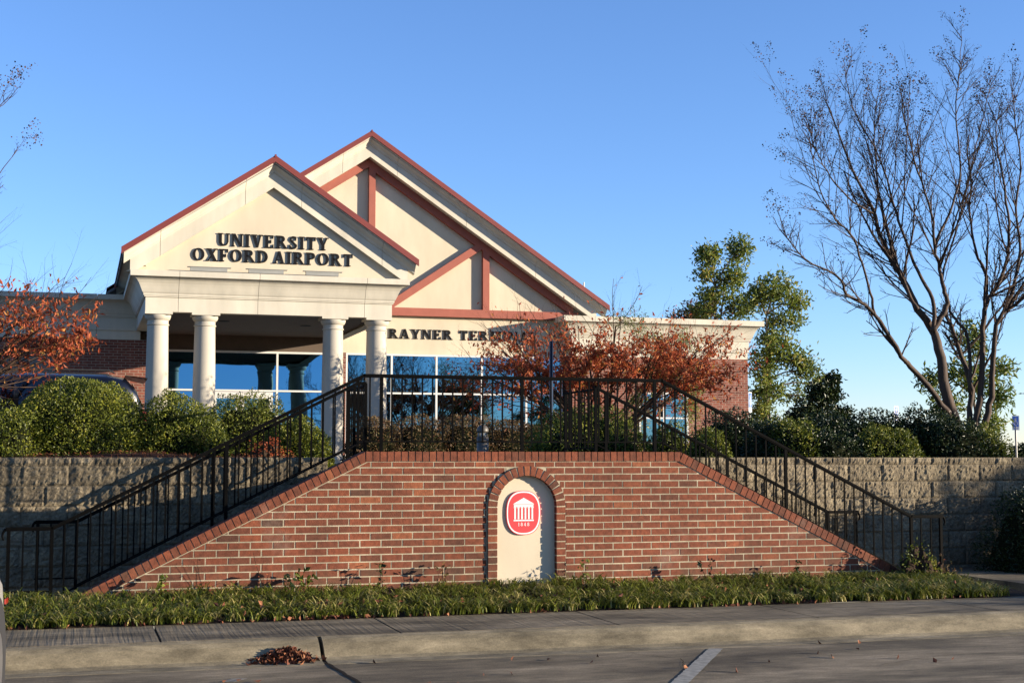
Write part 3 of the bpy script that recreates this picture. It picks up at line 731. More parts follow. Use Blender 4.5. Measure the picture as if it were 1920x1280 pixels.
# ------------------------------------------------------------------ split-face retaining wall
def blockwall(name, x0, x1, label, y=15.08, seed=1):
    t = thing(name, ((x0+x1)/2, y, 0), label, 'retaining wall')
    r = rng(seed); b = MB()
    zs = [(1.422,1.505)]; z = 1.42
    while z > .05: zs.append((z-.2005, z)); z -= .203
    for k, (za, zb2) in enumerate(zs):
        bl = .229 if k == 0 else .457
        x = x0 + (0 if k % 2 else .21) - .457*0
        first = True
        x = x0
        offx = (k % 2)*bl*.5
        edges = [x0] + [x0+offx+bl*i for i in range(1 if offx == 0 else 0, int((x1-x0)/bl)+2) if x0+offx+bl*i > x0+.05 and x0+offx+bl*i < x1-.05] + [x1]
        for i in range(len(edges)-1):
            xa, xb = edges[i]+.0016, edges[i+1]-.0016
            nx = max(2, int((xb-xa)/.022)); nz = max(2, int((zb2-za)/.022))
            if xa > 12.5 or xa < -4: nx = max(2, nx//3); nz = max(2, nz//3)
            ph = r.uniform(0, 50); vs = []
            a_ = r.random()
            for iz in range(nz+1):
                for ix in range(nx+1):
                    px = xa+(xb-xa)*ix/nx; pz = za+(zb2-za)*iz/nz
                    q = Vector((px*7+ph, pz*3.0, ph)); q2 = Vector((px*28, pz*28, ph)); q3 = Vector((px*60, pz*60, ph))
                    dd = .020*noise.noise(q)+.014*noise.noise(q2)+.009*noise.noise(q3)
                    ed = min(ix, nx-ix)/nx*(xb-xa); ez = min(iz, nz-iz)/nz*(zb2-za)
                    f = min(1, min(ed, ez)/.014); dd = dd*(.45+.55*f) - .009*f
                    if ix in (0,nx) or iz in (0,nz): dd += .005
                    vs.append((px, y+dd+ (0 if k else -.006), pz))
            fs = [(j*(nx+1)+i2, j*(nx+1)+i2+1, (j+1)*(nx+1)+i2+1, (j+1)*(nx+1)+i2) for j in range(nz) for i2 in range(nx)]
            b.add(vs, fs, 0, a_)
            b.add([(xa,y+.012,zb2),(xb,y+.012,zb2),(xb,y+.25,zb2),(xa,y+.25,zb2)], [(0,1,2,3)], 0, a_)
            b.add([(xa,y+.012,za),(xa,y+.012,zb2),(xa,y+.25,zb2),(xa,y+.25,za)], [(0,1,2,3)], 0, a_)
            b.add([(xb,y+.012,za),(xb,y+.25,za),(xb,y+.25,zb2),(xb,y+.012,zb2)], [(0,1,2,3)], 0, a_)
    b.build('block_face', M['block'], t)
    b = MB(); b.box(x0+.01, x1-.01, y+.035, y+.28, 0, 1.498); b.build('wall_core', M['block'], t)
    return t
blockwall('retaining_wall', -9, 2.55, 'tan split-face block wall left of the landing, below the glossy hollies', seed=2)
blockwall('retaining_wall', 5.85, 26, 'tan split-face block wall right of the landing, below the dark hedge', seed=3)
b = MB()
for x0, x1 in ((2.35, 2.50), (5.90, 6.05)): b.box(x0, x1, 15.36, 17.5, .2, 1.50)
for o_, lb in (((2.31,2.49),'low block return wall running back from the left side of the landing'),((5.91,6.09),'low block return wall running back from the right side of the landing')):
    b = MB(); b.box(o_[0], o_[1], 15.365, 17.5, .2, 1.49); tag(b.build('return_wall', M['block']), lb, 'wall')

# ------------------------------------------------------------------ terminal building
tb = thing('terminal_building', (8, 36, ZT), 'cream and brick airport terminal with two gables, white columns and red roof edges', 'building')
# generic swept moulding: prof [(out, z)], path [(x,y)], outward = right-hand side when walking
def sweep(b, prof, path, splits=(), gap=.008):
    P = [Vector(p) for p in path]; n = len(P)
    def nrm(i):
        d = (P[i+1]-P[i]).normalized(); return Vector((d.y, -d.x))
    mit = []
    for i in range(n):
        if i == 0: mit.append(nrm(0))
        elif i == n-1: mit.append(nrm(n-2))
        else:
            a, c = nrm(i-1), nrm(i); m = (a+c); m = m/(m.dot(a)); mit.append(m)
    for i in range(n-1):
        L = (P[i+1]-P[i]).length; ts = [0.0]+[s for (k, s) in splits if k == i]+[L]
        for j in range(len(ts)-1):
            t0 = ts[j]+(gap/2 if j > 0 else 0); t1 = ts[j+1]-(gap/2 if j < len(ts)-2 else 0)
            d = (P[i+1]-P[i]).normalized()
            a0 = P[i]+d*t0; a1 = P[i]+d*t1
            m0 = mit[i] if j == 0 else nrm(i); m1 = mit[i+1] if j == len(ts)-2 else nrm(i)
            vs = [(a0.x+m0.x*o, a0.y+m0.y*o, z) for o, z in prof]+[(a1.x+m1.x*o, a1.y+m1.y*o, z) for o, z in prof]
            k = len(prof)
            fs = [(q, k+q, k+q+1, q+1) for q in range(k-1)]
            if j > 0 or i == 0: fs.append(tuple(range(k)))
            if j < len(ts)-2 or i == n-2: fs.append(tuple(range(k, 2*k))[::-1])
            b.add(vs, fs)
def cornice(zb, zt_, zfr0, zfr1, zc, zband, lb=None, back=-.25, ov=.335):
    """frieze bottom zfr0, top zfr1, cyma foot zc, band foot zband, top zt_"""
    h = zband-zc
    p = [(back, zfr0)] if lb is None else [(back, lb), (-.03, lb), (-.03, zfr0)]
    p += [(0, zfr0), (0, zfr1), (.028, zfr1+.004), (.028, zfr1+.03), (.045, zfr1+.034), (.05, zc),
          (.058, zc+.02*h), (.075, zc+.10*h), (.098, zc+.26*h), (.122, zc+.44*h), (.15, zc+.62*h), (.19, zc+.80*h), (.245, zc+.93*h), (.30, zband-.002),
          (ov, zband), (ov, zt_), (back, zt_+.01)]
    return p
XL, XR, YP = 1.30, 6.71, 31.25
b = MB()
sweep(b, cornice(0, 5.50, 4.646, 4.957, 5.035, 5.375), [(XL, 36.2), (XL, YP), (XR, YP), (XR, 37.5)], splits=[(1,.69),(1,2.40),(1,4.78),(0,2.5)])
b.build('portico_entablature', M['stone'], tb)
for x0, x1 in ((XL-.005,1.878),(2.285,2.889),(5.125,5.714),(6.126,XR+.005)):
    b = MB(); b.box(x0, x1, YP-.008, YP+.57, 4.595, 4.646); b.build('abacus_block', M['stone'], tb)
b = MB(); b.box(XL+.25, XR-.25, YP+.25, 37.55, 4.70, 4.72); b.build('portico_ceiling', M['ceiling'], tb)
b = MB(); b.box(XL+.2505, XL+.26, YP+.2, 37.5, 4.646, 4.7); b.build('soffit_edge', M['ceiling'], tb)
for x, y in ((3.2,33.6),(5.2,34.2)):
    b = MB(); b.lathe([(.11,4.692),(.13,4.692),(.13,4.701)], (x,y), 20); b.build('recessed_light', M['black'], tb)
# columns
def column(xc):
    y = YP+.285; b = MB()
    prof = [(.30,ZT+.05),(.30,ZT+.14),(.315,ZT+.16),(.30,ZT+.22),(.262,ZT+.25)]
    zs0, zs1 = ZT+.26, 4.36
    for k in range(13):
        t = k/12; prof.append((.253-.030*t**1.6, zs0+(zs1-zs0)*t))
    prof += [(.240,4.368),(.245,4.38),(.240,4.393),(.224,4.40),(.224,4.47),(.232,4.475),(.245,4.485),(.262,4.505),(.278,4.535),(.284,4.56),(.284,4.588)]
    b.lathe(prof, (xc, y), 40)
    o = b.build('column', M['column'], tb, smooth=True)
    m = o.data
    try: m.set_sharp_from_angle(angle=R(35))
    except Exception: pass
    b = MB(); b.box(xc-.32, xc+.32, y-.32, y+.32, ZT-.02, ZT+.05); b.build('column_base', M['column'], tb)
for xc in (1.583, 2.588, 5.42, 6.414): column(xc)
# floor slab
b = MB(); b.box(.9, 7.2, 30.7, 37.4, 1.1, ZT+.045); b.build('portico_floor', M['concrete_stair'], tb)
# pediment
AXP = 4.0; ZAP = 8.146; PITCH = (8.146-5.97)/3.24
def rake(b_board, b_cyma, b_fascia, ax, za, half_l, half_r, yf, vtot, cutl, cutr, zbase, slope, vf=.145, vc=.36, joints=()):
    """yf = tympanum plane Y. outer heights measured vertically below roof line"""
    for sgn, half, cut in ((-1, half_l, cutl), (1, half_r, cutr)):
        def P(d, v): return (ax+sgn*d, za-d*slope-v)
        # flat board polygon
        di = (za-vtot-zbase)/slope     # where inner edge meets base
        js = [0]+[j for (s, j) in joints if s == sgn]+[None]
        for q in range(len(js)-1):
            d0 = js[q]+(.004 if q else 0); last = js[q+1] is None
            if not last:
                d1 = js[q+1]-.004; pl = [P(d0,vc-.02),P(d1,vc-.02),P(d1,vtot),P(d0,vtot)]
            else:
                zc_ = za-cut*slope-vc+.02
                pl = [P(d0,vc-.02), (ax+sgn*cut, zc_), (ax+sgn*cut, zbase), (ax+sgn*di, zbase), P(d0,vtot)]
            if sgn < 0: pl = pl[::-1]
            b_board.prism(pl, yf+.02, yf-.12, 0)
        # cyma crown along the slope
        prof = [(.12,vc),(.135,vc-.015),(.15,vc-.02),(.155,vc-.045),(.17,vc-.07),(.20,vc-.10),(.235,vc-.125),(.262,vc-.155),(.275,vc-.185),(.30,vc-.19),(.30,vf-.01)]
        js = [0]+[j for (s, j) in joints if s == sgn]+[half-.06]
        for q in range(len(js)-1):
            d0 = js[q]+(.004 if q else 0); d1 = js[q+1]-(.004 if q < len(js)-2 else 0)
            vs = []
            pp = prof+[(.0,vf-.01),(.0,vc)]
            for d in (d0, d1):
                for o, v in pp: x, z = P(d, v); vs.append((x, yf-o, z))
            k = len(pp)
            fs = [(i, k+i, k+(i+1)%k, (i+1)%k) for i in range(k)]+[tuple(range(k))[::-1], tuple(range(k, 2*k))]
            if sgn < 0: fs = [tuple(f)[::-1] for f in fs]
            b_cyma.add(vs, fs)
        # red fascia
        pl = [P(0,0),P(half,0),P(half,vf),P(0,vf)]
        if sgn < 0: pl = pl[::-1]
        b_fascia.prism(pl, yf-.29, yf-.345)
        if sgn > 0: b_fascia.prism([(ax-.02,za+.012),(ax,za+.018),(ax+.02,za+.012),(ax+.02,za-.05),(ax-.02,za-.05)], yf-.25, yf-.36)
b = MB(); dpi = (ZAP-.68-5.50)/PITCH
b.prism([(AXP-dpi-.2,5.49),(AXP+dpi+.2,5.49),(AXP,ZAP-.5)], YP+.30, YP+.0)
b.build('tympanum', M['eifs'], tb)
b1, b2, b3 = MB(), MB(), MB()
rake(b1, b2, b3, AXP, ZAP, 3.235, 3.255, YP, .68, 3.04, 3.04, 5.503, PITCH, joints=[(-1,.62),(-1,2.42),(1,.62),(1,2.45)])
b1.build('raking_board', M['stone'], tb); b2.build('raking_moulding', M['stone'], tb); b3.build('red_fascia', M['fascia'], tb)
def tileroof(nm, ax, za, slope, half, y0, y1, sgns=(-1,1)):
    for sgn in sgns:
        b = MB(); n = int((y1-y0)/.05); vs = []; fs = []
        for i in range(n+1):
            y = y0+(y1-y0)*i/n; w = .032*math.sin(i*2*math.pi*.05/.26)
            for d, v in ((0,.0),(half,.0),(half,-.045-.03)):
                vs.append((ax+sgn*d, y, za-d*slope+ (w-.03 if v == 0 else -.10)))
        for i in range(n):
            for k in range(2): fs.append((i*3+k, i*3+k+1, (i+1)*3+k+1, (i+1)*3+k))
        if sgn > 0: fs = [f[::-1] for f in fs]
        b.add(vs, fs); b.build(nm, M['tile'], tb)
        b = MB()
        pl = [(ax, za-.10), (ax+sgn*(half-.02), za-half*slope-.09), (ax+sgn*(half-.02), za-half*slope-.16), (ax, za-.2)]
        if sgn < 0: pl = pl[::-1]
        b.prism(pl, y1, y0+.01); b.build('roof_deck', M['cap_grey'], tb)
tileroof('tile_roof', AXP, ZAP, PITCH, 3.22, YP-.29, 37.3)
# side eave mouldings of the portico (above side entablature)
for sgn, X in ((-1, XL), (1, XR)):
    b = MB(); x0, x1 = sorted((X+sgn*.0, X-sgn*.25)); b.box(x0, x1, YP+.31, 37.3, 5.505, 5.95); b.build('eave_frieze', M['stone'], tb)
    b = MB(); xx = AXP+sgn*3.18; zz = ZAP-3.18*PITCH
    pl = [(X+sgn*.002, 5.62),(X+sgn*.12,5.66),(X+sgn*.2,5.74),(xx-sgn*.03,zz-.17),(X+sgn*.002, zz+.05)]
    if sgn < 0: pl = pl[::-1]
    b.prism(pl, 37.3, YP-.1); b.build('eave_moulding', M['stone'], tb)
# main gable
YM = 37.6; AXM = 7.36; ZAM = 10.29; SLM = (10.29-5.775)/6.81
b = MB(); b.prism([(.9,4.32),(13.9,4.32),(13.9,5.55),(AXM+.02,ZAM-.30),(.9,5.95)], YM+.30, YM); b.build('gable_wall', M['eifs'], tb)
b1, b2, b3 = MB(), MB(), MB()
rake(b1, b2, b3, AXM, ZAM, 6.6, 6.82, YM-.28, .67, 6.35, 6.50, 5.45, SLM, vf=.15, vc=.36, joints=[(-1,.75),(-1,3),(1,.75),(1,2.7),(1,4.7)])
b1.build('raking_board', M['stone'], tb); b2.build('raking_moulding', M['stone'], tb); b3.build('red_fascia', M['fascia'], tb)
b = MB()
for sgn in (-1, 1):     # soffit between board and wall
    pl = [(AXM, ZAM-.665),(AXM+sgn*6.4, ZAM-.665-6.4*SLM),(AXM+sgn*6.4, ZAM-.5-6.4*SLM),(AXM, ZAM-.5)]
    if sgn < 0: pl = pl[::-1]
    b.prism(pl, YM+.01, YM-.262)
b.build('rake_soffit', M['stone'], tb)
tileroof('tile_roof', AXM, ZAM, SLM, 6.78, YM-.56, 52)
b = MB(); PT = .15; yb = YM-.13-.05
v = .20
def rafter(b, x0, z0, x1, z1, v, y0=YM-PT, y1=YM+.004):
    pl = [(x0,z0),(x1,z1),(x1,z1-v),(x0,z0-v)]
    if x1 < x0: pl = pl[::-1]
    b.prism(pl, y1, y0)
zi = ZAM-.668
for sgn in (-1, 1): rafter(b, AXM, zi, AXM+sgn*5.9, zi-5.9*SLM, .24)
rafter(b, 7.35, 6.13-(8.563-7.35)*.68, 10.55, 6.13+(10.55-8.563)*.68, .24, YM-PT-.004)
rafter(b, 7.40, 5.574, 13.35, 5.574, .22, YM-PT-.008)
b.box(7.39, 7.567, YM-PT+.003, YM+.004, 5.56, zi-.02)
b.box(10.612, 10.797, YM-PT+.003, YM+.004, 5.56, zi-(10.70-AXM)*SLM-.02)
b.build('timber_frame_trim', M['trim'], tb)
# windows --------------------------------------------------------------
def window(x0, x1, z0, z1, y, vs_, hs_, fr=.052, lab='window', dep=.09, tilt=0.0, mat=None):
    b = MB(); mt = mat or M['frame']
    b.box(x0, x1, y-dep, y, z1-fr, z1); b.box(x0, x1, y-dep, y, z0, z0+fr)
    b.box(x0, x0+fr, y-dep+.002, y, z0+fr, z1-fr); b.box(x1-fr, x1, y-dep+.002, y, z0+fr, z1-fr)
    vv = sorted(vs_); hh = sorted(hs_)
    for v_ in vv: b.box(v_-fr/2, v_+fr/2, y-dep+.004, y, z0+fr, z1-fr)
    edges = [x0+fr]+[q for v_ in vv for q in (v_-fr/2, v_+fr/2)]+[x1-fr]
    for h in hh:
        for k in range(0, len(edges), 2): b.box(edges[k], edges[k+1], y-dep+.006, y, h-fr*.45, h+fr*.45)
    w = b.build(lab, mt, tb)
    zz = [z0+fr]+[q for h in hh for q in (h-fr*.45, h+fr*.45)]+[z1-fr]
    r = rng(int(x0*100))
    for k in range(0, len(edges), 2):
        for j in range(0, len(zz), 2):
            b = MB(); xa, xb = edges[k]-.01, edges[k+1]+.01; t1, t2 = r.uniform(-.004,.004), r.uniform(-.003,.003)+tilt*(zz[j+1]-zz[j])
            b.add([(xa,y-.04+t1,zz[j]-.01),(xb,y-.04-t1,zz[j]-.01),(xb,y-.04-t1+t2,zz[j+1]+.01),(xa,y-.04+t1+t2,zz[j+1]+.01)], [(0,1,2,3)])
            b.build('pane', M['glass'], w)
    return w
window(6.80, 12.95, ZT+.25, 4.31, YM-.01, [8.06,9.31,10.6,11.885], [3.243], lab='window')
window(XL+.05, 6.55, ZT+.25, 4.30, YM-.01, [4.975], [3.26], lab='window', tilt=.024)
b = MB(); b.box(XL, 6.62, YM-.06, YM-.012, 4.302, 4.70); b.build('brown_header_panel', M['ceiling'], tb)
b = MB(); b.box(6.555, 6.795, YM-.16, YM+.2, 1.2, 4.31); b.build('brick_pier', M['bbrick'], tb)
b = MB(); b.box(.5, 13, YM+.02, YM+.3, 1.2, 4.32); b.build('inner_wall', M['cap_grey'], tb)
# doors in the portico
for x0, x1 in ((3.30,4.0),(4.02,4.86)):
    b = MB(); fr = .10; z0, z1 = ZT+.06, 3.22; y = YM-.12
    b.box(x0, x1, y-.05, y, z1-.17, z1); b.box(x0, x0+fr, y-.05, y, z0, z1-.17); b.box(x1-fr, x1, y-.05, y, z0, z1-.17); b.box(x0+fr, x1-fr, y-.05, y, z0, z0+.25)
    d = b.build('door', M['frame'], tb)
    b = MB(); b.add([(x0+fr-.01,y-.02,z0+.24),(x1-fr+.01,y-.02,z0+.24),(x1-fr+.01,y-.02,z1-.16),(x0+fr-.01,y-.02,z1-.16)], [(0,1,2,3)]); b.build('pane', M['glass'], d)
    b = MB(); hx = x1-fr-.04 if x0 < 3.9 else x0+fr+.04; b.tube([(hx,y-.09,2.1),(hx,y-.09,2.6)], .014, 8); b.build('handle', M['galv'], d)
# left wing
b = MB(); b.box(-9, XL+.25, 36.23, 37.55, 1.2, 4.42); b.build('left_wing_wall', M['bbrick'], tb)
b = MB(); sweep(b, cornice(0, 5.50, 4.646, 4.957, 5.03, 5.375, lb=4.415), [(-9, 36.2), (XL+.1, 36.2)], splits=[(0,4.2),(0,6.8),(0,9.35)]); b.build('left_wing_cornice', M['stone'], tb)
b = MB(); b.box(-9, XL+.2, 36.3, 50, 5.30, 5.49); b.build('left_wing_roof', M['cap_grey'], tb)
b = MB(); b.box(-4.5, -.6, 36.19, 36.235, 1.6, 3.93)
for k in range(10): b.box(-4.5+k*.40, -4.49+k*.40, 36.183, 36.191, 1.6, 3.93)
b.build('grey_panel', M['greypanel'], tb)
# right wing
RX0, RX1, RY = 13.05, 18.45, 37.0
b = MB(); b.box(RX0, RX1, RY+.03, 50, 1.2, 4.33); b.build('right_wing_wall', M['bbrick'], tb)
b = MB(); sweep(b, cornice(0, 5.42, 4.523, 4.841, 4.90, 5.269, lb=4.328), [(RX0, 37.62), (RX0, RY), (RX1+.03, RY), (RX1+.03, 50)], splits=[(1,1.7),(1,3.6),(1,4.2+.35),(2,4)]); b.build('right_wing_cornice', M['stone'], tb)
b = MB(); b.box(RX0+.1, RX1-.1, RY+.2, 50, 5.30, 5.42); b.build('right_wing_roof', M['cap_grey'], tb)
window(15.05, 16.55, 1.9, 3.34, RY+.028, [15.8], [2.62], fr=.05, lab='window', dep=.05)

# lettering
ls = thing('gable_lettering', (4.0, YP-.03, 5.8), 'black serif letters reading UNIVERSITY OXFORD AIRPORT on the cream pediment', 'lettering')
lettering(ls, "UNIVERSITY", 2.80, 5.26, 6.125, .285, YP, .024, M['black'], gap=.05, standoff=.006)
lettering(ls, "OXFORD AIRPORT", 2.26, 5.82, 5.785, .275, YP, .024, M['black'], gap=.05, space=.30, standoff=.006)
ls = thing('wall_lettering', (10, YM-.03, 4.8), 'black serif letters reading RAYNER TERMINAL above the windows, partly behind the red tree', 'lettering')
lettering(ls, "RAYNER TERMINAL", 7.97, 12.25, 4.735, .265, YM, .024, M['black'], gap=.08, space=.55, standoff=.006)
# flood lights on the cornice
for i, (x0, x1, l_) in enumerate(((2.05,3.08,'left'),(3.30,4.30,'middle'),(4.55,5.52,'right'))):
    t = thing('flood_light', ((x0+x1)/2, 31.0, 5.51), 'long flat grey sign light on the portico cornice, %s one of the three' % {'left':'under OXFORD,','middle':'centred below the lettering, middle','right':'under AIRPORT,'}[l_] if False else {'left':'long flat grey sign light lying on the cornice below the letters OXFORD','middle':'long flat grey sign light lying on the cornice midway below the word gap','right':'long flat grey sign light lying on the cornice below the letters PORT'}[l_], 'flood light', 'sign lights on the portico cornice')
    b = MB(); b.box(x0+.16, x1-.08, 30.97, 31.06, 5.520, 5.605); b.build('lamp_housing', M['greyfix'], t)
    b = MB(); b.box(x0+.10, x1, 30.955, 31.08, 5.607, 5.619); b.build('hood', M['greyfix'], t)
    for xx in (x0+.2, x1-.15):
        b = MB(); b.box(xx-.012, xx+.012, 31.07, YP, 5.535, 5.56); b.build('bracket', M['greyfix'], t)
# roof antenna
t = thing('roof_antenna', (13.85, 38.2, 5.4), 'thin white whip antenna rising behind the right end of the big gable', 'antenna')
b = MB(); b.tube([(13.85,38.2,5.3),(13.85,38.2,6.12)], .012, 6); b.build('mast', M['galv'], t)
b = MB(); b.tube([(13.85,38.2,6.10),(13.85,38.2,6.55)], .022, 8); b.build('whip', M['frame'], t)

# ------------------------------------------------------------------ foliage tools
def leafquads(C, size, g, up=None, aspect=.42, spread=1.0, bias=None):
    """C (n,3) centres -> rhombic folded leaves (n,4,3)"""
    n = len(C)
    d = g.normal(size=(n,3)); 
    if bias is not None: d = d*spread + bias
    d /= np.linalg.norm(d, axis=1)[:,None]+1e-9
    e = g.normal(size=(n,3)); w = np.cross(d, e); w /= np.linalg.norm(w, axis=1)[:,None]+1e-9
    nn = np.cross(d, w)
    L = (size*(.65+.7*g.random(n)))[:,None]; W = L*aspect
    base = C-d*L*.5; tip = C+d*L*.5-nn*L*.08; l = C+w*W*.5+nn*L*.10; r = C-w*W*.5+nn*L*.10
    return np.stack([base, r, tip, l], axis=1)
def bush(name, c, rad, n, size, mat, seed, label, cat='shrub', group=None, lump=.18, core=None, flat=.25, boxy=2.0, aspect=.5, fz=1.0):
    g = np.random.default_rng(seed); c = np.array(c, float); rad = np.array(rad, float)
    m = int(n*1.5); d = g.normal(size=(m,3)); d[:,2] = np.abs(d[:,2])*1.0-.25*g.random(m); d /= np.linalg.norm(d,axis=1)[:,None]
    def rr(dv):
        s = np.sum(np.abs(dv)**boxy, axis=1)**(-1/boxy)
        l = np.array([noise.noise(Vector(v*2.2+seed)) + .6*noise.noise(Vector(v*5+seed*2)) for v in dv])
        return s*(1+lump*l)
    k = rr(d)
    depth = 1-.22*g.random(len(d))**1.6
    P = c+d*rad*(k*depth)[:,None]
    P = P[P[:,2] > c[2]-.02][:n]
    nd = (P-c)/rad; nd /= np.linalg.norm(nd,axis=1)[:,None]
    fr = np.array([noise.noise(Vector(p*3.0)) for p in P])
    b = MB(); a = np.clip(.42+.38*fr+.28*g.normal(size=len(P))*.8, 0, 1)
    b.quads(leafquads(P, size, g, bias=nd*1.1, aspect=aspect), a, 0)
    # inner core
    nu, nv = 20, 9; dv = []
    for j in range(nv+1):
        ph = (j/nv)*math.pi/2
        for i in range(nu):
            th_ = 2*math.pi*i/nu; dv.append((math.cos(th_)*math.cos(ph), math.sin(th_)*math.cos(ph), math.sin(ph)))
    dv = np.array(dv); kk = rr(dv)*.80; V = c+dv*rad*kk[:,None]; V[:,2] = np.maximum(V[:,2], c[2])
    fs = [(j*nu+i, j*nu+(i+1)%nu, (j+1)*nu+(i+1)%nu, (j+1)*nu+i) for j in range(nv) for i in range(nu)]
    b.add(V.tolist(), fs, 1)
    # a few stray shoots
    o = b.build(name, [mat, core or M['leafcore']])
    tag(o, label, cat, group); return o
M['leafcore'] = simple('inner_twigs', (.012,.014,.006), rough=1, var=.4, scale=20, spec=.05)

def grow(tb_, p, d, L, r, lev, P, tips, rr):
    """recursive branch. P: dict of params per level"""
    nseg = P['seg'][lev]; pts = [p.copy()]; rad = [r]; dd = d.copy(); q = p.copy()
    r_end = r*P['taper'][lev]
    for i in range(nseg):
        dd = (dd + Vector((rr.gauss(0,1),rr.gauss(0,1),rr.gauss(0,1)))*P['wob'][lev] + Vector((0,0,P['up'][lev]))).normalized()
        q = q+dd*(L/nseg); pts.append(q.copy()); rad.append(r+(r_end-r)*(i+1)/nseg)
    tb_.tube(pts, rad, P['sides'][lev], 0, rr.random(), cap=False)
    if lev+1 < len(P['seg']):
        k = P['kids'][lev]
        for j in range(k):
            t = P['start'][lev]+(1-P['start'][lev])*(j+rr.random())/k; idx = min(nseg-1, int(t*nseg)); f = t*nseg-idx
            bp = pts[idx].lerp(pts[idx+1], min(1,f)); bd = (pts[idx+1]-pts[idx]).normalized()
            side = Vector((rr.gauss(0,1),rr.gauss(0,1),rr.gauss(0,.6))); side = (side-bd*side.dot(bd)).normalized()
            ang = P['ang'][lev]*rr.uniform(.7,1.3); nd = (bd*math.cos(ang)+side*math.sin(ang)).normalized()
            rb = (r+(r_end-r)*t)*P['rk'][lev]
            grow(tb_, bp, nd, L*P['lk'][lev]*rr.uniform(.7,1.2)*(1.15-.45*t), rb, lev+1, P, tips, rr)
    tips.append((pts[-1], dd.copy(), lev, [x.copy() for x in pts]))

# ------------------------------------------------------------------ crape myrtles (right)
import sys
def unproj(x, y, Y):
    F = 2650.; pt = math.atan(218/2650); yw = R(17)
    cx, cy = (x-960)/F, -(y-640)/F; f = math.cos(pt)-cy*math.sin(pt); u = math.sin(pt)+cy*math.cos(pt)
    dx, dy = cx*math.cos(yw)+f*math.sin(yw), -cx*math.sin(yw)+f*math.cos(yw); k = Y/dy
    return Vector((dx*k, Y, 1.5+u*k))
def smoothpath(P, n=4):
    out = []
    for i in range(len(P)-1):
        p0, p1, p2, p3 = P[max(i-1,0)], P[i], P[i+1], P[min(i+2,len(P)-1)]
        for k in range(n):
            t = k/n; out.append(.5*((2*p1)+(p2-p0)*t+(2*p0-5*p1+4*p2-p3)*t*t+(-p0+3*p1-3*p2+p3)*t**3))
    out.append(P[-1]); return out
def seedhead(bm, p, d, g, s=1.0):
    n = 46; L = .22*s
    t = g.random(n); C = np.array(p)[None]+np.array(d)[None]*(t*L*1.3-.03)[:,None]+g.normal(size=(n,3))*(.018+.030*(1-t))[:,None]*s
    bm.quads(leafquads(C, (.019*s), g, aspect=.9), g.random(n))
def myrtle(label, limbs, seed, Y0, nsec=4, zmax=7.1, dens=.85):
    t = thing('crape_myrtle', unproj(limbs[0][0][0][0], 860, Y0), label, 'tree', 'crape myrtles on the terrace')
    rr = rng(seed); g = np.random.default_rng(seed); tr = MB(); br = MB(); sd = MB()
    P = dict(seg=[5,4,3], taper=[.5,.55,.6], wob=[.08,.12,.16], up=[.05,.04,.02], sides=[4,3,3], kids=[4,2,0], start=[.2,.3,0], ang=[.6,.65,0], rk=[.7,.75,0], lk=[.55,.5,0])
    for pts, ry, r0, r1 in limbs:
        n = len(pts); y = Y0; Q = []
        for i, (x, yy) in enumerate(pts): Q.append(unproj(x, yy, Y0+ry*(i/(n-1))**1.3))
        Q = smoothpath(Q, 4); N_ = len(Q)
        for i in range(1, N_-1): Q[i] += Vector((rr.gauss(0,.006),rr.gauss(0,.01),0))
        tr.tube(Q, [r0+(r1-r0)*(i/(N_-1))**.7 for i in range(N_)], 9, 0, .5)
        # side branches
        m = int(N_*dens)
        for k in range(m):
            tt = .42+.58*rr.random(); i = min(N_-2, int(tt*(N_-1))); p = Q[i].lerp(Q[i+1], rr.random()); bd = (Q[i+1]-Q[i]).normalized()
            side = Vector((rr.gauss(0,1),rr.gauss(0,1),rr.gauss(0,.5))); side = (side-bd*side.dot(bd)).normalized(); ang = rr.uniform(.45,.95)
            d = (bd*math.cos(ang)+side*math.sin(ang)); d.z = max(d.z, -.1)+.12; d.normalize()
            r = (r0+(r1-r0)*tt**.7)*.42; L = rr.uniform(.35,.95)*(1.25-.85*tt)
            tips = []; grow(br, p, d, L, max(.0062,min(r,.012)), 0, P, tips, rr)
            for (tp, td, lv, _) in tips:
                if tp.z > 3.0+rr.random()*2.2 and rr.random() < (.45 if lv == 0 else .02): seedhead(sd, tp, td, g, rr.uniform(.7,1.2))
        P2 = dict(seg=[9,4,3], taper=[.4,.5,.6], wob=[.07,.12,.16], up=[.055,.05,.03], sides=[5,3,3], kids=[8,3,0], start=[.3,.3,0], ang=[.40,.5,0], rk=[.6,.7,0], lk=[.30,.5,0])
        for k in range(0 if pts[-1][0] < 1500 else nsec):
            tt = rr.uniform(.38,.78); i = min(N_-2, int(tt*(N_-1))); p = Q[i]; bd = (Q[i+1]-Q[i]).normalized()
            az = rr.uniform(0, 6.28); side = Vector((math.cos(az), .8*math.sin(az), .1))
            if pts[-1][0] < 1570: side.x = abs(side.x)*.5; side = (side-bd*side.dot(bd)).normalized(); ang = rr.uniform(.35,.65)
            L = min(rr.uniform(1.3,2.3), (zmax-rr.uniform(0,.7)-p.z)*1.05)
            if L < .6: continue
            tips = []; grow(br, p, (bd*math.cos(ang)+side*math.sin(ang)).normalized(), L, min(.02, (r0+(r1-r0)*tt**.7)*.6), 0, P2, tips, rr)
            for (tp, td, lv, _) in tips:
                if lv == 0 or (lv == 1 and rr.random() < .16): seedhead(sd, tp, td, g, rr.uniform(.8,1.3))
        tips = []; grow(br, Q[-1], (Q[-1]-Q[-2]).normalized(), rr.uniform(.15,.3), r1, 0, P, tips, rr)
        for (tp, td, lv, _) in tips:
            if lv == 0 or rr.random() < .08: seedhead(sd, tp, td, g, 1.25)
    tr.build('trunk', M['bark'], t, smooth=True); br.build('branches', M['twig'], t); sd.build('seed_heads', M['seed'], t)
    return t
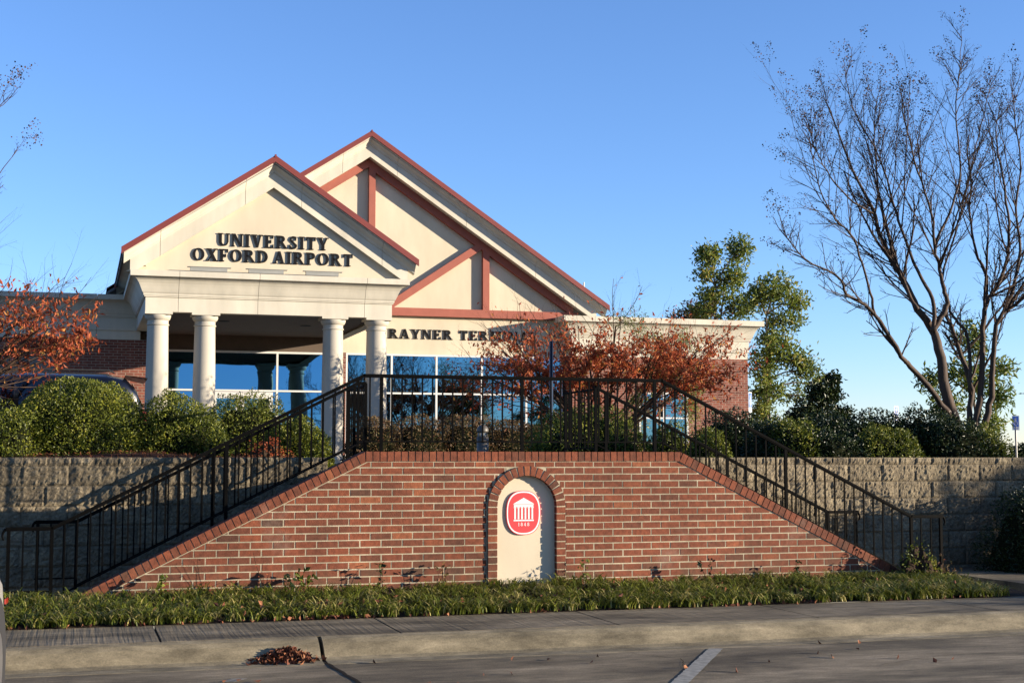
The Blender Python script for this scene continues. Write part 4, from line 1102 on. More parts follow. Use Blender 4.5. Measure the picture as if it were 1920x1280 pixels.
A = [
 ([(1796,850),(1782,785),(1768,759),(1709,687),(1690,669),(1635,583),(1588,552),(1569,517),(1510,486),(1462,430)], -.8, .060, .006),
 ([(1692,672),(1643,591),(1631,548),(1612,478),(1596,439),(1557,400),(1534,340),(1520,280)], -1.3, .024, .005),
 ([(1798,860),(1792,800),(1772,732),(1760,654),(1748,618),(1721,580),(1694,525),(1674,490),(1651,443),(1636,390),(1600,320),(1572,250),(1550,195)], .5, .098, .006),
 ([(1748,620),(1764,595),(1776,568),(1770,540),(1760,494),(1752,459),(1745,400),(1722,320),(1700,250),(1690,180)], -.2, .046, .006),
 ([(1721,580),(1700,540),(1665,440),(1648,360),(1640,280),(1640,220),(1646,180)], 1.0, .030, .005),
 ([(1750,618),(1748,560),(1722,510),(1690,430),(1672,370),(1650,300),(1600,200),(1585,140)], 0.2, .034, .005),
 ([(1636,400),(1590,370),(1550,320),(1530,280),(1520,250)], -.6, .016, .004),
 ([(1752,459),(1780,400),(1800,330),(1796,260),(1792,190),(1800,130),(1803,70)], 0.4, .022, .004)]
B = [
 ([(1822,860),(1817,800),(1821,732),(1803,666),(1776,597),(1772,585)], .4, .055, .022),
 ([(1820,740),(1815,634),(1791,599),(1780,576),(1768,520),(1790,440),(1810,360),(1830,270),(1846,210),(1856,160)], .8, .030, .005),
 ([(1832,860),(1830,800),(1838,732),(1842,634),(1850,568),(1870,537),(1889,478),(1893,420),(1880,330),(1868,260),(1872,215)], -.3, .062, .006),
 ([(1840,860),(1845,800),(1858,744),(1862,673),(1866,619),(1881,587),(1920,556),(1960,470),(1985,380),(1990,260)], -.7, .062, .008),
 ([(1850,568),(1850,520),(1830,470),(1818,400),(1822,330),(1812,280),(1815,230)], .3, .030, .005),
 ([(1881,587),(1900,540),(1912,470),(1905,390),(1912,300),(1902,220),(1898,150)], .2, .034, .005)]
myrtle('bare multi-trunk crape myrtle whose trunks lean far left over the hedge', A, 31, 16.9)
myrtle('bare crape myrtle with upright trunks at the right edge of the photo', B, 47, 17.3)
C_ = [([(-190,860),(-190,700),(-160,560),(-110,430),(-60,330),(-25,250),(0,190)], 0, .06, .004),
      ([(-190,700),(-150,560),(-110,470),(-60,420),(-20,350),(30,285)], .3, .03, .003),
      ([(-190,740),(-230,560),(-260,420),(-250,300)], -.3, .05, .006)]
myrtle('crape myrtle at the left edge, only its seed-tipped twigs reaching into the sky', C_, 53, 17.6, nsec=0, zmax=5.5, dens=.45)

# ------------------------------------------------------------------ small autumn trees
def autumn_tree(label, base, stems, seed, leafz, nleaf, lsize, Lm=1.7, r0=.05, fan=.62, lim=None, leafprob=None):
    t = thing('autumn_tree', base, label, 'tree', 'small trees with rusty autumn leaves')
    rr = rng(seed); g = np.random.default_rng(seed); tr = MB(); br = MB(); lf = MB()
    P = dict(seg=[6,5,4,3], taper=[.4,.4,.4,.4], wob=[.06,.09,.12,.16], up=[.015,.02,.02,.01], sides=[6,4,3,3], kids=[7,5,4,0], start=[.25,.15,.15,0], ang=[.55,.6,.6,0], rk=[.55,.55,.55,0], lk=[.62,.55,.5,0])
    B0 = Vector(base); allp = []
    for k in range(stems):
        az = 2*math.pi*(k+.3*rr.random())/stems; d = Vector((math.cos(az)*fan, math.sin(az)*fan*.8, rr.uniform(.55,1.0))).normalized()
        p0 = B0+Vector((math.cos(az)*.06, math.sin(az)*.06, 0))
        q = p0+Vector((math.cos(az)*.12, math.sin(az)*.12, .55)); tr.tube([p0, p0.lerp(q,.5)+Vector((0,0,.03)), q], [r0, r0*.9, r0*.8], 8)
        tips = []; grow(br, q, d, Lm*rr.uniform(.85,1.15), r0*.8, 0, P, tips, rr)
        for (tp, td, lv, pts) in tips:
            if lv >= 2: allp += pts[1:]
    C = np.array([tuple(p) for p in allp]); pr = leafprob(C)
    pr = pr/pr.sum(); idx = g.choice(len(C), size=nleaf, p=pr)
    # leaves hang in tufts
    PP = C[idx]+g.normal(size=(nleaf,3))*.035; PP[:,2] -= .03
    lf.quads(leafquads(PP, lsize, g, bias=np.array([[0,0,-.9]]), aspect=.45), np.clip(g.normal(.5,.26,nleaf),0,1))
    tr.build('trunk', M['trunk'], t, smooth=True); br.build('branches', M['twig'], t); lf.build('foliage', M['red'], t)
    return t
autumn_tree('wide rusty red small tree in front of the terminal windows, bare at the top', (10.75,28.6,ZT), 15, 5, 0, 13500, .09, Lm=2.7, r0=.05, fan=1.0,
    leafprob=lambda C: np.exp(-((C[:,2]-3.35)/.66)**2)*np.exp(-((C[:,0]-10.8)/2.3)**6)+.008)
autumn_tree('thin rusty tree at the left edge, orange leaves low and bare twigs above', (-2.2,20.5,ZT), 14, 9, 0, 4600, .08, Lm=2.5, r0=.04, fan=.72,
    leafprob=lambda C: (np.exp(-((C[:,2]-3.2)/.42)**2)+.004)*(C[:,0] < .28))

# ------------------------------------------------------------------ evergreen / oak trees behind
def leafy_tree(name, base, height, blobs, nleaf, lsize, mat, seed, label, trunk_r=.12, aspect=.35, group=None, tuft=.16, trunks=None, asp=None):
    """blobs: list of (centre, radii, weight) clumps the crown is made of"""
    t = thing(name, base, label, 'tree', group)
    rr = rng(seed); g = np.random.default_rng(seed); tr = MB(); lf = MB(); B0 = Vector(base)
    tops = trunks or [(0, 0)]
    for (dx, dy) in tops:
        pts = [B0+Vector((dx*.25*k/6*k/6*4+rr.gauss(0,.03), dy*k/6+rr.gauss(0,.03), height*k/6*.93)) for k in range(7)]
        tr.tube(pts, [trunk_r*(1-.85*k/6) for k in range(7)], 7)
    W = np.array([w for *_, w in blobs], float); W /= W.sum()
    tips = []
    for (c, rd, w), wt in zip(blobs, W):
        nt = max(4, int(wt*nleaf/14)); c = np.array(c); rd = np.array(rd)
        d = g.normal(size=(nt,3)); d /= np.linalg.norm(d,axis=1)[:,None]; rad = g.random(nt)**.45
        T = c+d*rd*rad[:,None]; tips.append(T)
        # limb from trunk to clump
        zz = min(max(c[2]-rd[2]*.9, base[2]+.4), base[2]+height*.85); s = Vector((base[0]+rr.gauss(0,.05), base[1], zz))
        e = Vector(c); mid = s.lerp(e,.5)+Vector((0,0,.12))
        tr.tube([s, mid, e], [trunk_r*.35, trunk_r*.25, trunk_r*.1], 5)
        for k in range(min(nt, 26)):
            e2 = Vector(T[k]); s2 = mid.lerp(e, rr.random()); tr.tube([s2, s2.lerp(e2,.5)+Vector((0,0,-.05)), e2], [trunk_r*.1, trunk_r*.07, .006], 3)
    T = np.concatenate(tips); idx = g.integers(0, len(T), nleaf)
    base_col = np.array([noise.noise(Vector(p*1.3)) for p in T])
    PP = T[idx]+g.normal(size=(nleaf,3))*tuft*.5; bi = (PP-T[idx]); bi /= np.linalg.norm(bi,axis=1)[:,None]+1e-9
    a = np.clip(.48+.35*base_col[idx]+.22*g.normal(size=nleaf),0,1)
    lf.quads(leafquads(PP, lsize, g, bias=bi*1.4, aspect=aspect), a)
    tr.build('trunk', M['trunk'], t, smooth=True); lf.build('crown', mat, t)
    return t
def PB(x, y, Y, rx, rz, w, ry=None):   # clump given by where it stands in the view
    p = unproj(x, y, Y); s = Y/2650*1.07
    return ((p.x, p.y, p.z), (rx*s, (ry or rx)*s*.8, rz*s), w)
YO = 47
leafy_tree('oak_tree', (unproj(1345,860,YO).x, YO, ZT), 7.6, [PB(1330,478,YO,26,20,1.2),PB(1385,468,YO,26,26,1.3),PB(1322,512,YO,22,14,.8),PB(1370,520,YO,38,26,1.6),PB(1335,555,YO,30,22,1.1),PB(1385,575,YO,36,30,1.6),PB(1320,585,YO,26,18,.7),PB(1355,620,YO,50,24,1.2),PB(1350,700,YO,40,60,1.2)], 5200, .18, M['oak'], 61, 'tall light green oak rising left of the pair behind the brick right wing', trunk_r=.10, tuft=.30, trunks=[(0,0),(.5,.1)])
YO2 = 45
leafy_tree('oak_tree', (unproj(1440,860,YO2).x, YO2, ZT), 6.2, [PB(1455,545,YO2,48,30,2.0),PB(1420,560,YO2,30,30,1.2),PB(1495,565,YO2,24,18,.7),PB(1470,600,YO2,40,22,1.2),PB(1450,640,YO2,46,26,1.6),PB(1480,672,YO2,46,26,1.6),PB(1430,690,YO2,30,40,1.4),PB(1510,695,YO2,32,20,1.0),PB(1535,718,YO2,20,14,.5),PB(1440,740,YO2,40,26,1.4),PB(1425,775,YO2,34,30,1.2),PB(1500,740,YO2,36,18,.5)], 7500, .175, M['oak'], 62, 'broad light green oak just right of the brick wing corner', trunk_r=.11, tuft=.30, trunks=[(0,0),(.4,.1)])
YD = 30
leafy_tree('evergreen_tree', (unproj(1545,860,YD).x, YD, ZT), 2.1, [PB(1545,745,YD,34,30,1.2),PB(1560,715,YD,14,12,.4),PB(1520,775,YD,40,24,1.2),PB(1575,778,YD,24,22,.8),PB(1500,790,YD,30,20,.6)], 5200, .10, M['hollydark'], 63, 'small dark evergreen tree between the hedge and the light green oak', trunk_r=.06, tuft=.14, aspect=.5)
YE = 24
leafy_tree('laurel_tree', (unproj(1828,860,YE).x, YE, ZT), 2.6, [PB(1745,715,YE,22,18,.6),PB(1800,700,YE,40,26,.9),PB(1830,650,YE,22,30,.6),PB(1770,760,YE,40,26,1.0),PB(1840,720,YE,34,26,.8),PB(1880,690,YE,26,12,.5),PB(1880,745,YE,28,20,.6),PB(1860,790,YE,36,26,.8),PB(1800,640,YE,16,12,.3),PB(1825,618,YE,12,12,.25)], 3400, .125, M['oak'], 64, 'loose green laurel tree behind the crape myrtle trunks', trunk_r=.04, tuft=.20, aspect=.3)
YF = 29
leafy_tree('wax_myrtle', (unproj(1240,860,YF).x, YF, ZT), 2.9, [PB(1240,700,YF,44,40,1.0),PB(1200,760,YF,30,50,.8),PB(1290,760,YF,30,50,1.0),PB(1230,640,YF,50,26,.5),PB(1170,600,YF,50,26,.35),PB(1290,640,YF,30,22,.3),PB(1300,720,YF,20,30,.5)], 5200, .075, M['oak'], 65, 'wispy olive green shrub tree before the small right wing window', trunk_r=.035, tuft=.16, aspect=.25)
YG = 52
leafy_tree('brown_tree', (unproj(1300,860,YG).x, YG, ZT), 4.9, [PB(1300,590,YG,34,20,1.2),PB(1270,600,YG,20,12,.4),PB(1325,578,YG,14,12,.5)], 1500, .16, M['barberry'], 66, 'brownish treetop just above the right wing roof, left of the tall oak', trunk_r=.10, tuft=.3)

# distant tree clumps on the horizon at the right
for i, (x, y, w, h, Y, lb) in enumerate(((1912,846,30,22,150,'small dark far-off tree clump at the right edge beside the parking sign post'),(1470,800,60,34,70,'pale brushy trees low behind the dark right-hand hedge'))):
    p = unproj(x, y, Y); s = Y/2650
    leafy_tree('distant_tree', (p.x, Y, ZT), max(1.5, p.z-ZT+h*s), [((p.x+dx*w*s, Y, p.z+dz*h*s), (w*s*.5, w*s*.5, h*s*.6), 1) for dx, dz in ((-.6,-.2),(0,.1),(.6,-.1),(1.4,-.3),(-.2,-.6))], 900, .5 if Y > 100 else .25, M['hollydark'] if Y > 100 else M['oak'], 80+i, lb, trunk_r=.1, tuft=.6)

# ------------------------------------------------------------------ hedges and shrubs
G1 = 'clipped glossy hollies above the left block wall'
def bushpx(x, ytop, w, Y, ry, n, size, mat, seed, label, group=None, z0=ZT-.05, **k):
    p = unproj(x, ytop, Y-ry*.3); z0_ = z0; s = Y/2650*1.045
    return bush('holly_bush' if mat in (M['holly'], M['hollydark']) else 'barberry_bush', (p.x, Y, z0_), (w/2*s, ry, p.z-z0_), n, size, mat, seed, label, group=group, **k)
bushpx(8, 757, 140, 16.0, .5, 9000, .029, M['holly'], 1, 'low glossy holly at the far left edge above the block wall', G1, lump=.2)
bushpx(150, 706, 256, 16.5, .75, 36000, .029, M['holly'], 2, 'largest rounded glossy holly, in front of the dark car roof', G1, lump=.10, boxy=2.3)
bushpx(335, 740, 200, 16.5, .62, 20000, .029, M['holly'], 3, 'rounded glossy holly in front of the second white column from the left', G1, lump=.12, boxy=2.2)
bushpx(472, 736, 180, 18.2, .6, 14000, .031, M['holly'], 4, 'glossy holly standing back, below the glass doors of the portico', G1, lump=.14, boxy=2.3)
bushpx(560, 782, 142, 16.3, .5, 14000, .029, M['holly'], 5, 'glossy holly behind the left railing, beside the landing opening', G1, lump=.14)
bushpx(412, 800, 60, 15.85, .25, 2200, .032, M['holly'], 6, 'small low holly clump touching the left railing top', G1)
HB = 'bronze barberry hedge before the terminal windows'
for i, (x, yt, w) in enumerate(((705,782,95),(790,780,110),(880,778,110),(955,786,95),(1010,796,70))):
    bushpx(x, yt, w*1.15, 25.5, .6, 5600, .042, M['barberry'], 20+i, ['bronze green barberry at the left end of the hedge, by the last column','bronze green barberry second from the left in the hedge','bronze green barberry behind the bollard light','bronze green barberry fourth from the left in the hedge','smallest bronze barberry at the right end of the hedge, by the green bush'][i], HB, boxy=3.2, lump=.08)
bushpx(1118, 768, 250, 19.5, .9, 15000, .040, M['holly'], 30, 'broad green holly below the red tree, behind the railing', boxy=2.4, lump=.16)
bushpx(1262, 792, 90, 18.5, .5, 4200, .040, M['holly'], 31, 'small bright holly right of the broad green holly under the red tree')
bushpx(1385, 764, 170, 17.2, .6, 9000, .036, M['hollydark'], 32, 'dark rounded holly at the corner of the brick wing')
bushpx(1335, 800, 100, 15.95, .4, 5000, .034, M['holly'], 33, 'sunlit holly at the left end of the right block wall')
GR = 'dark clipped hedge above the right block wall'
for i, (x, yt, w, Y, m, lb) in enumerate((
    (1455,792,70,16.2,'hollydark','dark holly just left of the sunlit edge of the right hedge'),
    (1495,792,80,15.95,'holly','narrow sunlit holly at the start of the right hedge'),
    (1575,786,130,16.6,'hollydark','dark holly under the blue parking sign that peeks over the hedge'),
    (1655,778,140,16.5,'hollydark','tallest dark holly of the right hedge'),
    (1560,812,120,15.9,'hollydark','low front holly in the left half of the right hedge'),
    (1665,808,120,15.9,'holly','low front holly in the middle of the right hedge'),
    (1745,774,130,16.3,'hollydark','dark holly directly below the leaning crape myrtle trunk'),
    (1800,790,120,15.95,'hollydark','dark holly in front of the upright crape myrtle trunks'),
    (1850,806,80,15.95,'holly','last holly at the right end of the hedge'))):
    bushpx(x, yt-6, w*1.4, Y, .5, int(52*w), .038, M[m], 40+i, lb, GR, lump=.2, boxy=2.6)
# wild shrubs by the foot of the right flight and the dark shrub at the right edge
def freebush(name, c, rad, n, size, mat, seed, label, **k): return bush(name, c, rad, n, size, mat, seed, label, **k)
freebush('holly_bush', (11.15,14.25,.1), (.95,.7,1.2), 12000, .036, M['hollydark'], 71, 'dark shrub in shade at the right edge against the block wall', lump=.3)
freebush('weedy_shrub', (8.35,12.95,.15), (.26,.2,.42), 700, .035, M['holly'], 72, 'small weedy green shrub at the foot of the right railing', lump=.5, core=M['soil'])
freebush('weedy_shrub', (8.66,13.0,.12), (.24,.2,.30), 500, .03, M['barberry'], 73, 'small bronze weed clump at the foot of the right railing', lump=.5, core=M['soil'])
freebush('barberry_bush', (2.02,15.75,1.28), (.26,.2,.42), 900, .035, M['red'], 74, 'little rust red shrub behind the left railing at the foot of the hollies', lump=.4, core=M['soil'])

# mulch along the left bed: lumpy bed sheet plus chips
def mulch(x0, x1, y0, y1, zf, n, seed, nm):
    g = np.random.default_rng(seed); b = MB()
    x = g.uniform(x0,x1,n); y = y0+(y1-y0)*g.random(n)**1.3; z = np.array([zf(a,c) for a,c in zip(x,y)])
    b.quads(leafquads(np.stack([x,y,z],1), .06, g, aspect=.16, bias=np.array([[0,0,.05]]), spread=1), g.random(n))
    nx, ny = 50, 5; vs = []
    for i in range(nx+1):
        for j in range(ny+1):
            xx = x0+(x1-x0)*i/nx; yy = y0+(y1-y0)*j/ny; vs.append((xx,yy,zf(xx,yy)-.012))
    b.add(vs, [(i*(ny+1)+j,(i+1)*(ny+1)+j,(i+1)*(ny+1)+j+1,i*(ny+1)+j+1) for i in range(nx) for j in range(ny)], 0, .25)
    o = b.build(nm, M['mulch']); tag(o, 'reddish brown pine bark mulch along the top of the left block wall' if seed == 1 else 'dark bark mulch along the top of the right block wall', 'mulch', kind='stuff'); return o
mulch(-6, 2.3, 15.2, 17.2, lambda x,y: 1.47+.10*min(1,(y-15.2)/.5)*(.6+.6*noise.noise(Vector((x*1.1,y,0)))+.35*math.exp(-((x-.9)/.6)**2)), 5200, 1, 'mulch')
mulch(6.1, 14, 15.2, 17.2, lambda x,y: 1.45+.03*min(1,(y-15.2)/.4), 1500, 2, 'mulch')

# liriope border
def liriope():
    g = np.random.default_rng(5); b = MB(); rr = rng(5)
    tufts = []
    for k in range(2100):
        x = rr.uniform(-4.5, 8.5) if k < 1980 else rr.uniform(7.6,8.7); y = 11.87+1.18*rr.random()**1.2
        if x > 8.2 and y > 13.0-(x-8.2)*1.0 and y > 12.8: y = rr.uniform(11.95,12.7)
        h = rr.uniform(.09,.155)*(1+.35*noise.noise(Vector((x*1.2,y,3))))
        tufts.append((x,y,h))
    V = []; Aa = []
    for (x,y,h) in tufts:
        z0 = .165+.11*(y-11.875)/1.3; nb = rr.randint(13,20); dry = rr.random() < .06
        for i in range(nb):
            az = rr.uniform(0,2*math.pi); L = h*rr.uniform(.8,1.5); lean = rr.uniform(.7,1.5)
            dx, dy = math.cos(az), math.sin(az); w = rr.uniform(.0035,.006)
            p = Vector((x+rr.gauss(0,.03), y+rr.gauss(0,.03), z0)); px, py = -dy*w, dx*w; prev = None; seg = 4; a = min(1,max(0,rr.gauss(.5,.22))) if not dry else .97
            if rr.random() < .05: a = 1
            for s_ in range(seg+1):
                t = s_/seg; out = L*(lean*.60*t*t+.10*t); up = L*(t-.52*lean*t*t*t); ww = 1-.85*t**3
                q = (p.x+dx*out, p.y+dy*out, p.z+up); c = ((q[0]-px*ww, q[1]-py*ww, q[2]), (q[0]+px*ww, q[1]+py*ww, q[2]))
                if prev: V.append([prev[0], prev[1], c[1], c[0]]); Aa.append(min(1,a+.15*t))
                prev = c
    b.quads(np.array(V), np.array(Aa)); o = b.build('liriope_border', M['lirio']); tag(o, 'thick border of arching grassy liriope along the foot of the brick wall', 'ground cover', kind='stuff')
liriope()
# little weeds in front of the wall
def weed(x, y, h, seed, mat, label, n=26, ls=.04):
    rr = rng(seed); g = np.random.default_rng(seed); t = thing('weed', (x,y,.25), label, 'weed', 'weeds growing up from the border'); b = MB(); Cc = []
    for k in range(4):
        d = Vector((rr.gauss(0,.25),rr.gauss(0,.15),1)).normalized(); pts = [Vector((x,y,.25))+d*h*i/4+Vector((rr.gauss(0,.01),0,0)) for i in range(5)]
        b.tube(pts, [.003,.0026,.002,.0016,.001], 3); Cc += [tuple(p) for p in pts[2:]]
    b.build('stem', M['twig'], t); l = MB(); C0 = np.array(Cc)[g.integers(0,len(Cc),n)]+g.normal(size=(n,3))*.015
    l.quads(leafquads(C0, ls, g, aspect=.6), g.random(n)); l.build('foliage', mat, t)
weed(2.02, 13.0, .24, 1, M['lirio'], 'pale green broad-leaved weed rising above the border left of centre', n=30, ls=.06)
weed(1.86, 13.0, .22, 2, M['hollydark'], 'dark-leaved weed just left of the pale green weed', n=14, ls=.07)
weed(2.72, 13.05, .26, 3, M['hollydark'], 'small dark weed against the bricks between the pale weed and the niche')
weed(3.30, 13.05, .24, 4, M['barberry'], 'small bronze weed against the bricks, nearest left of the niche')
weed(4.75, 13.05, .26, 5, M['oak'], 'thin green weed at the right foot of the niche')
weed(6.0, 13.0, .25, 6, M['hollydark'], 'dark weed against the bricks right of the niche')
weed(7.0, 13.0, .20, 7, M['hollydark'], 'dark weed against the bricks near the right slope')
weed(0.72, 13.0, .20, 8, M['lirio'], 'yellow green weed at the left toe of the brick wall', n=34, ls=.05)
weed(1.62, 12.95, .42, 9, M['red'], 'tall wispy dry weed before the left bricks', n=8, ls=.02)

# fallen leaves
def leaves(nm, pts, size, seed, label, cat, mat=None, curl=.02):
    g = np.random.default_rng(seed); b = MB(); P = np.array(pts)
    b.quads(leafquads(P, size, g, aspect=.6, bias=np.array([[0,0,0.0]])), g.random(len(P)))
    o = b.build(nm, mat or M['drop']); tag(o, label, cat, kind='stuff'); return o
rr = rng(77); pts = []
for k in range(620):
    u = rr.gauss(0,1); v = rr.gauss(0,1); x = 1.50+u*.115; y = 10.60+v*.055
    h = .085*math.exp(-(u*u+v*v)*.45); pts.append((x, y, .012+h*rr.random()+ max(0,(y-10.5))*.12))
leaves('leaf_pile', pts, .055, 7, 'heap of curled brown leaves in the gutter beside the open kerb joint', 'leaf pile')
pts = []
for k in range(28): pts.append((rr.uniform(-.5,8), rr.uniform(8.9,10.45), .012))
for k in range(130): pts.append((rr.uniform(-.5,8.5), 11.87+rr.gauss(0,.03), .172))
for k in range(260): pts.append((rr.uniform(-.5,8.8), rr.uniform(11.9,13.1), rr.uniform(.2,.3)))
for k in range(40): pts.append((rr.gauss(2.0,.35), 11.86+rr.gauss(0,.04), .18))
leaves('fallen_leaves', pts, .05, 8, 'scattered dry leaves along the lot, gutter and edge of the border', 'fallen leaves')

# ------------------------------------------------------------------ bollard, posts, signs
t = thing('bollard_light', (5.55,19.6,ZT), 'domed bronze bollard light standing before the barberry hedge', 'bollard light')
b = MB(); b.lathe([(.085,ZT),(.085,1.80)], (5.55,19.6), 28); b.build('post', M['bollard'], t, smooth=True)
b = MB(); b.lathe([(.070,1.80),(.070,1.865)], (5.55,19.6), 28); b.build('lens', M['lens'], t, smooth=True)
b = MB(); b.lathe([(.087,1.865),(.087,1.89),(.080,1.925),(.06,1.955),(.03,1.968),(.001,1.97)], (5.55,19.6), 28); b.build('cap', M['bollard'], t, smooth=True)
b = MB()
for a in (0.6, 2.2, 3.8, 5.4): b.obox((5.55+.074*math.cos(a),19.6+.074*math.sin(a),1.832), (.006*math.cos(a),.006*math.sin(a),0), (-.012*math.sin(a),.012*math.cos(a),0), (0,0,.033))
b.build('guard', M['bollard'], t)
# tall edge-on sign by the red tree
def hsign(loc, zt_, zb_, ang, label, w=.305, post=True, panelmat=None, symbol=True, postr=.03, foot=ZT):
    t = thing('parking_sign', (loc[0],loc[1],foot), label, 'sign', 'parking signs on the terrace')
    ux, uy = math.cos(ang), math.sin(ang); nx_, ny_ = uy, -ux        # panel faces (nx,ny)
    h = zt_-zb_; c = Vector((loc[0],loc[1],(zt_+zb_)/2)); U = Vector((ux,uy,0)); Nn = Vector((nx_,ny_,0)); Z = Vector((0,0,1))
    b = MB(); b.obox(c-Nn*-.022, U*w/2, Nn*.003, Z*h/2); b.build('panel', panelmat or M['signwhite'], t)
    if symbol:
        b = MB(); b.obox(c+Nn*.026+Z*h*.09, U*(w/2-.02), Nn*.0012, Z*(h*.40-.015)); b.build('blue_field', M['signblue'], t)
        b = MB(); cc = c+Nn*.0285+Z*h*.09; s = h*.40
        def at2(u, v): return cc+U*u*s+Z*v*s
        b.tube([at2(-.10,.72), at2(-.101,.71)], .075*s, 12)
        for (p, q, wd) in (((-.12,.52),(-.10,.0),.07),((-.11,.30),(.14,.30),.05),((-.10,.02),(.20,.02),.07),((.20,.02),(.30,-.40),.07),((.30,-.40),(.40,-.37),.05)):
            P_, Q_ = at2(*p), at2(*q); d = (Q_-P_); L = d.length; d.normalize(); up = d.cross(Nn); b.obox((P_+Q_)/2, d*L/2, Nn*.001, up*wd*s/2)
        ring = [at2(-.02+.34*math.cos(R(a)), -.25+.36*math.sin(R(a))) for a in range(120, 350, 15)]
        b.tube(ring, .032*s, 4); b.build('wheelchair_symbol', M['signwhite'], t)
        b = MB(); b.obox(c+Nn*.0265-Z*h*.40, U*(w/2-.05), Nn*.001, Z*.012); b.build('text_line', M['signblue'], t)
    b = MB(); b.tube([(loc[0],loc[1],foot),(loc[0],loc[1],zt_-.06)], postr, 8); b.build('post', M['galv'] if symbol else M['signback'], t)
    return t
p = unproj(1904, 792, 36); hsign((p.x,36), unproj(1904,779,36).z, unproj(1904,806,36).z, R(-22), 'wheelchair parking sign on a bare post at the right edge', w=.17+.04)
p = unproj(1679, 775, 36); hsign((p.x,36), unproj(1679,761,36).z, unproj(1679,790,36).z, R(30), 'wheelchair parking sign peeking above the dark hedge', w=.24)
p = unproj(1405, 753, 34); hsign((p.x,34), unproj(1405,735,34).z, unproj(1405,772,34).z, R(46), 'wheelchair parking sign seen nearly edge-on beside the brick wing corner', w=.27)
X0 = unproj(1034, 700, 23).x
t = thing('steel_sign_post', (X0,23,ZT), 'tall dark blue steel post with a sign board seen edge-on, before the red tree', 'sign post')
b = MB(); b.box(X0-.028, X0+.022, 22.98, 23.03, ZT, 3.5); b.build('post', M['signback'], t)
b = MB(); b.obox((X0+.012,22.97,3.20), (.048,.14,0), (.006,-.002,0), (0,0,.33)); b.build('sign_board', M['signback'], t)

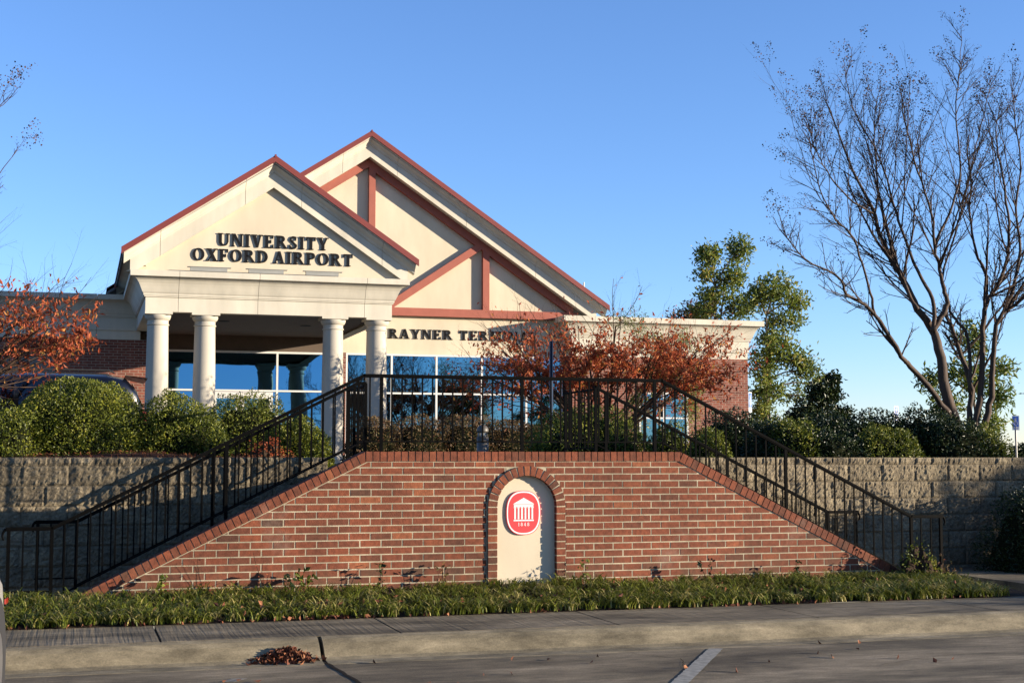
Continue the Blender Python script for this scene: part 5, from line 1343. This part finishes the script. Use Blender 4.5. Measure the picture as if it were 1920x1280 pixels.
# ------------------------------------------------------------------ cars
def car(name, loc, ang, label, paint_, Lc=4.8, Wc=1.84, Hc=1.72, suv=True, lenses=True):
    t = bpy.data.objects.new(name, None); COL.objects.link(t); t.location = loc; t.rotation_euler = (0,0,ang); t['_w'] = [0,0,0]
    t['label'] = label; t['category'] = 'car'
    def loft(st, n=20, pw=3.2):
        vs = []; 
        for (x, hw, z0, z1) in st:
            zc = (z0+z1)/2; hh = (z1-z0)/2
            for k in range(n):
                a = 2*math.pi*k/n; c, s_ = math.cos(a), math.sin(a)
                y = hw*abs(c)**(2/pw)*(1 if c > 0 else -1); z = zc+hh*abs(s_)**(2/pw)*(1 if s_ > 0 else -1)
                vs.append((x, y, z))
        m = len(st); fs = [(i*n+k, i*n+(k+1)%n, (i+1)*n+(k+1)%n, (i+1)*n+k) for i in range(m-1) for k in range(n)]
        fs.append(tuple(range(n))[::-1]); fs.append(tuple((m-1)*n+k for k in range(n)))
        return vs, fs
    h = Lc/2; W = Wc/2
    b = MB()   # x = +front
    st = [(-h,W*.55,.45,.85),(-h+.03,W*.80,.34,.98),(-h+.12,W*.94,.25,1.05),(-h+.4,W*.99,.22,1.10),(-h+1.2,W,.22,1.10),(0,W,.22,1.08),(h-1.4,W,.22,1.05),(h-.7,W*.985,.22,.98),(h-.3,W*.93,.22,.90),(h-.12,W*.82,.24,.80),(h-.03,W*.66,.30,.70),(h,W*.45,.38,.62)]
    b.add(*loft(st, 28, 4)); b.build('body', paint_, t, smooth=True)
    b = MB()
    if suv: sg = [(-h+.12,W*.62,.95,1.12),(-h+.22,W*.74,.95,1.42),(-h+.42,W*.78,.95,Hc-.06),(-h+.75,W*.79,.95,Hc-.01),(-.4,W*.80,.95,Hc),(.45,W*.79,.95,Hc-.05),(.9,W*.77,.95,Hc-.22),(1.35,W*.74,.95,1.24),(1.5,W*.7,.95,1.04)]
    else: sg = [(-h+.75,W*.7,.9,1.05),(-h+1.3,W*.76,.9,Hc-.08),(-.3,W*.78,.9,Hc),(.4,W*.77,.9,Hc-.06),(1.2,W*.72,.9,1.05)]
    b.add(*loft(sg, 24, 4)); b.build('roof', paint_, t, smooth=True)
    # glazing bands slightly proud of the cabin
    zt1, zt0 = Hc-.16, 1.12
    for s_ in (-1, 1):
        for (xa, xb) in ((-h+.55,-h+1.45),(-h+1.52,-.28),(-.2,.75)):
            b = MB(); yo = s_*W*.805; yi = s_*W*.845
            b.add([(xa,yi,zt0),(xb,yi,zt0),(xb-(.12 if xb > .5 else 0),yo,zt1),(xa,yo,zt1)], [(0,1,2,3) if s_ < 0 else (3,2,1,0)]); b.build('window', M['carglass'], t)
        b = MB(); b.box(-h+1.46,-h+1.51,min(s_*W*.80,s_*W*.86),max(s_*W*.80,s_*W*.86),1.1,Hc-.15); b.build('pillar_trim', M['alloy'] if suv else M['rubber'], t)
        for xw in (-h+.95, h-1.0):
            b = MB(); pts = [(xw, s_*(W-.14), .34),(xw, s_*(W+(.012 if suv else -.008)), .34)]; b.tube(pts, [.40,.40], 32); b.build('wheel_arch', M['rubber'], t)
            w = MB(); w.tube([(xw, s_*(W-.18), .335),(xw, s_*(W-.02), .335),(xw, s_*(W-.004+(.02 if suv else 0)), .335)], [.335,.335,.315], 32); wh = w.build('wheel', M['rubber'], t, smooth=False)
            q = MB(); q.tube([(xw, s_*(W-.02), .335),(xw, s_*(W+.0+(.024 if suv else 0)), .335)], [.22,.215], 24)
            q.build('rim', M['alloy'], wh)
        b = MB(); b.obox((-h+.10, s_*W*.78, .92), (.05,0,0), (0,.13,0), (0,0,.11)); b.build('tail_light', M['tail'], t)
        b = MB(); b.obox((h-.16, s_*W*.70, .70), (.09,0,0), (0,.15,0), (0,0,.07)); b.build('headlight', M['headlamp'], t)
        b = MB(); b.obox((h-.42, s_*(W*.955+.004), .66), (.05,0,0), (0,.004,0), (0,0,.015)); b.build('side_marker', M['tail'], t)
        if suv: b = MB(); b.tube([(-h+.6,s_*.62,Hc+.0),(-h+.7,s_*.62,Hc+.05),(.2,s_*.62,Hc+.05),(.35,s_*.62,Hc-.02)], .014, 6); b.build('roof_rack', M['rubber'], t)
    b = MB(); b.add([(h-.9-.02,-.6,1.06),(h-.9-.02,.6,1.06),(.62,.52,Hc-.10),(.62,-.52,Hc-.10)], [(0,1,2,3)])
    if suv:
        b = MB(); b.add([(-h+.04,-.62,Hc-.075),(-h+.04,.62,Hc-.075),(-h+.42,.66,Hc-.035),(-h+.42,-.66,Hc-.035),(-h+.06,-.60,Hc-.12),(-h+.06,.60,Hc-.12)], [(3,2,1,0),(0,1,5,4),(4,5,2,3)]); b.build('rear_spoiler', paint_, t)
        b = MB(); b.add([(-h+.10,-.55,1.12),(-h+.10,.55,1.12),(-h+.30,.50,Hc-.16),(-h+.30,-.50,Hc-.16)], [(3,2,1,0)]); b.build('rear_window', M['carglass'], t)
    return t
car('parked_car', (-1.28, 26.2, ZT-.03), math.pi, 'dark navy sport utility vehicle parked behind the big holly, roof showing', M['navy'], Lc=4.9, Hc=1.70)
car('parked_car', (-1.43, 7.15, 0), R(85), 'silver car at the left frame edge, only a bumper corner showing', M['silver'], Lc=4.6, Hc=1.45, suv=False)

# ------------------------------------------------------------------ trees standing off to the right (their shadows reach the scene)
def shade_tree(base, h, rad, seed, n, label):
    rr = rng(seed); bl = []
    for k in range(16):
        a = rr.uniform(0, 6.28); q = rr.random()**.5
        bl.append(((base[0]+rad*.7*q*math.cos(a), base[1]+rad*.7*q*math.sin(a), base[2]+h*rr.uniform(.3,.95)), (rad*rr.uniform(.2,.45),rad*.35,h*rr.uniform(.08,.18)), 1))
    leafy_tree('oak_tree', base, h, bl, n, .22, M['oak'], seed, label, trunk_r=.14, tuft=.35)
shade_tree((25.5, 4.6, 0), 3.0, 2.0, 91, 3600, 'low bushy tree standing beyond the right side of the lot')
shade_tree((22.5, 10.9, 0), 3.75, 2.0, 93, 5200, 'dense rounded young tree standing past the right end of the sidewalk')
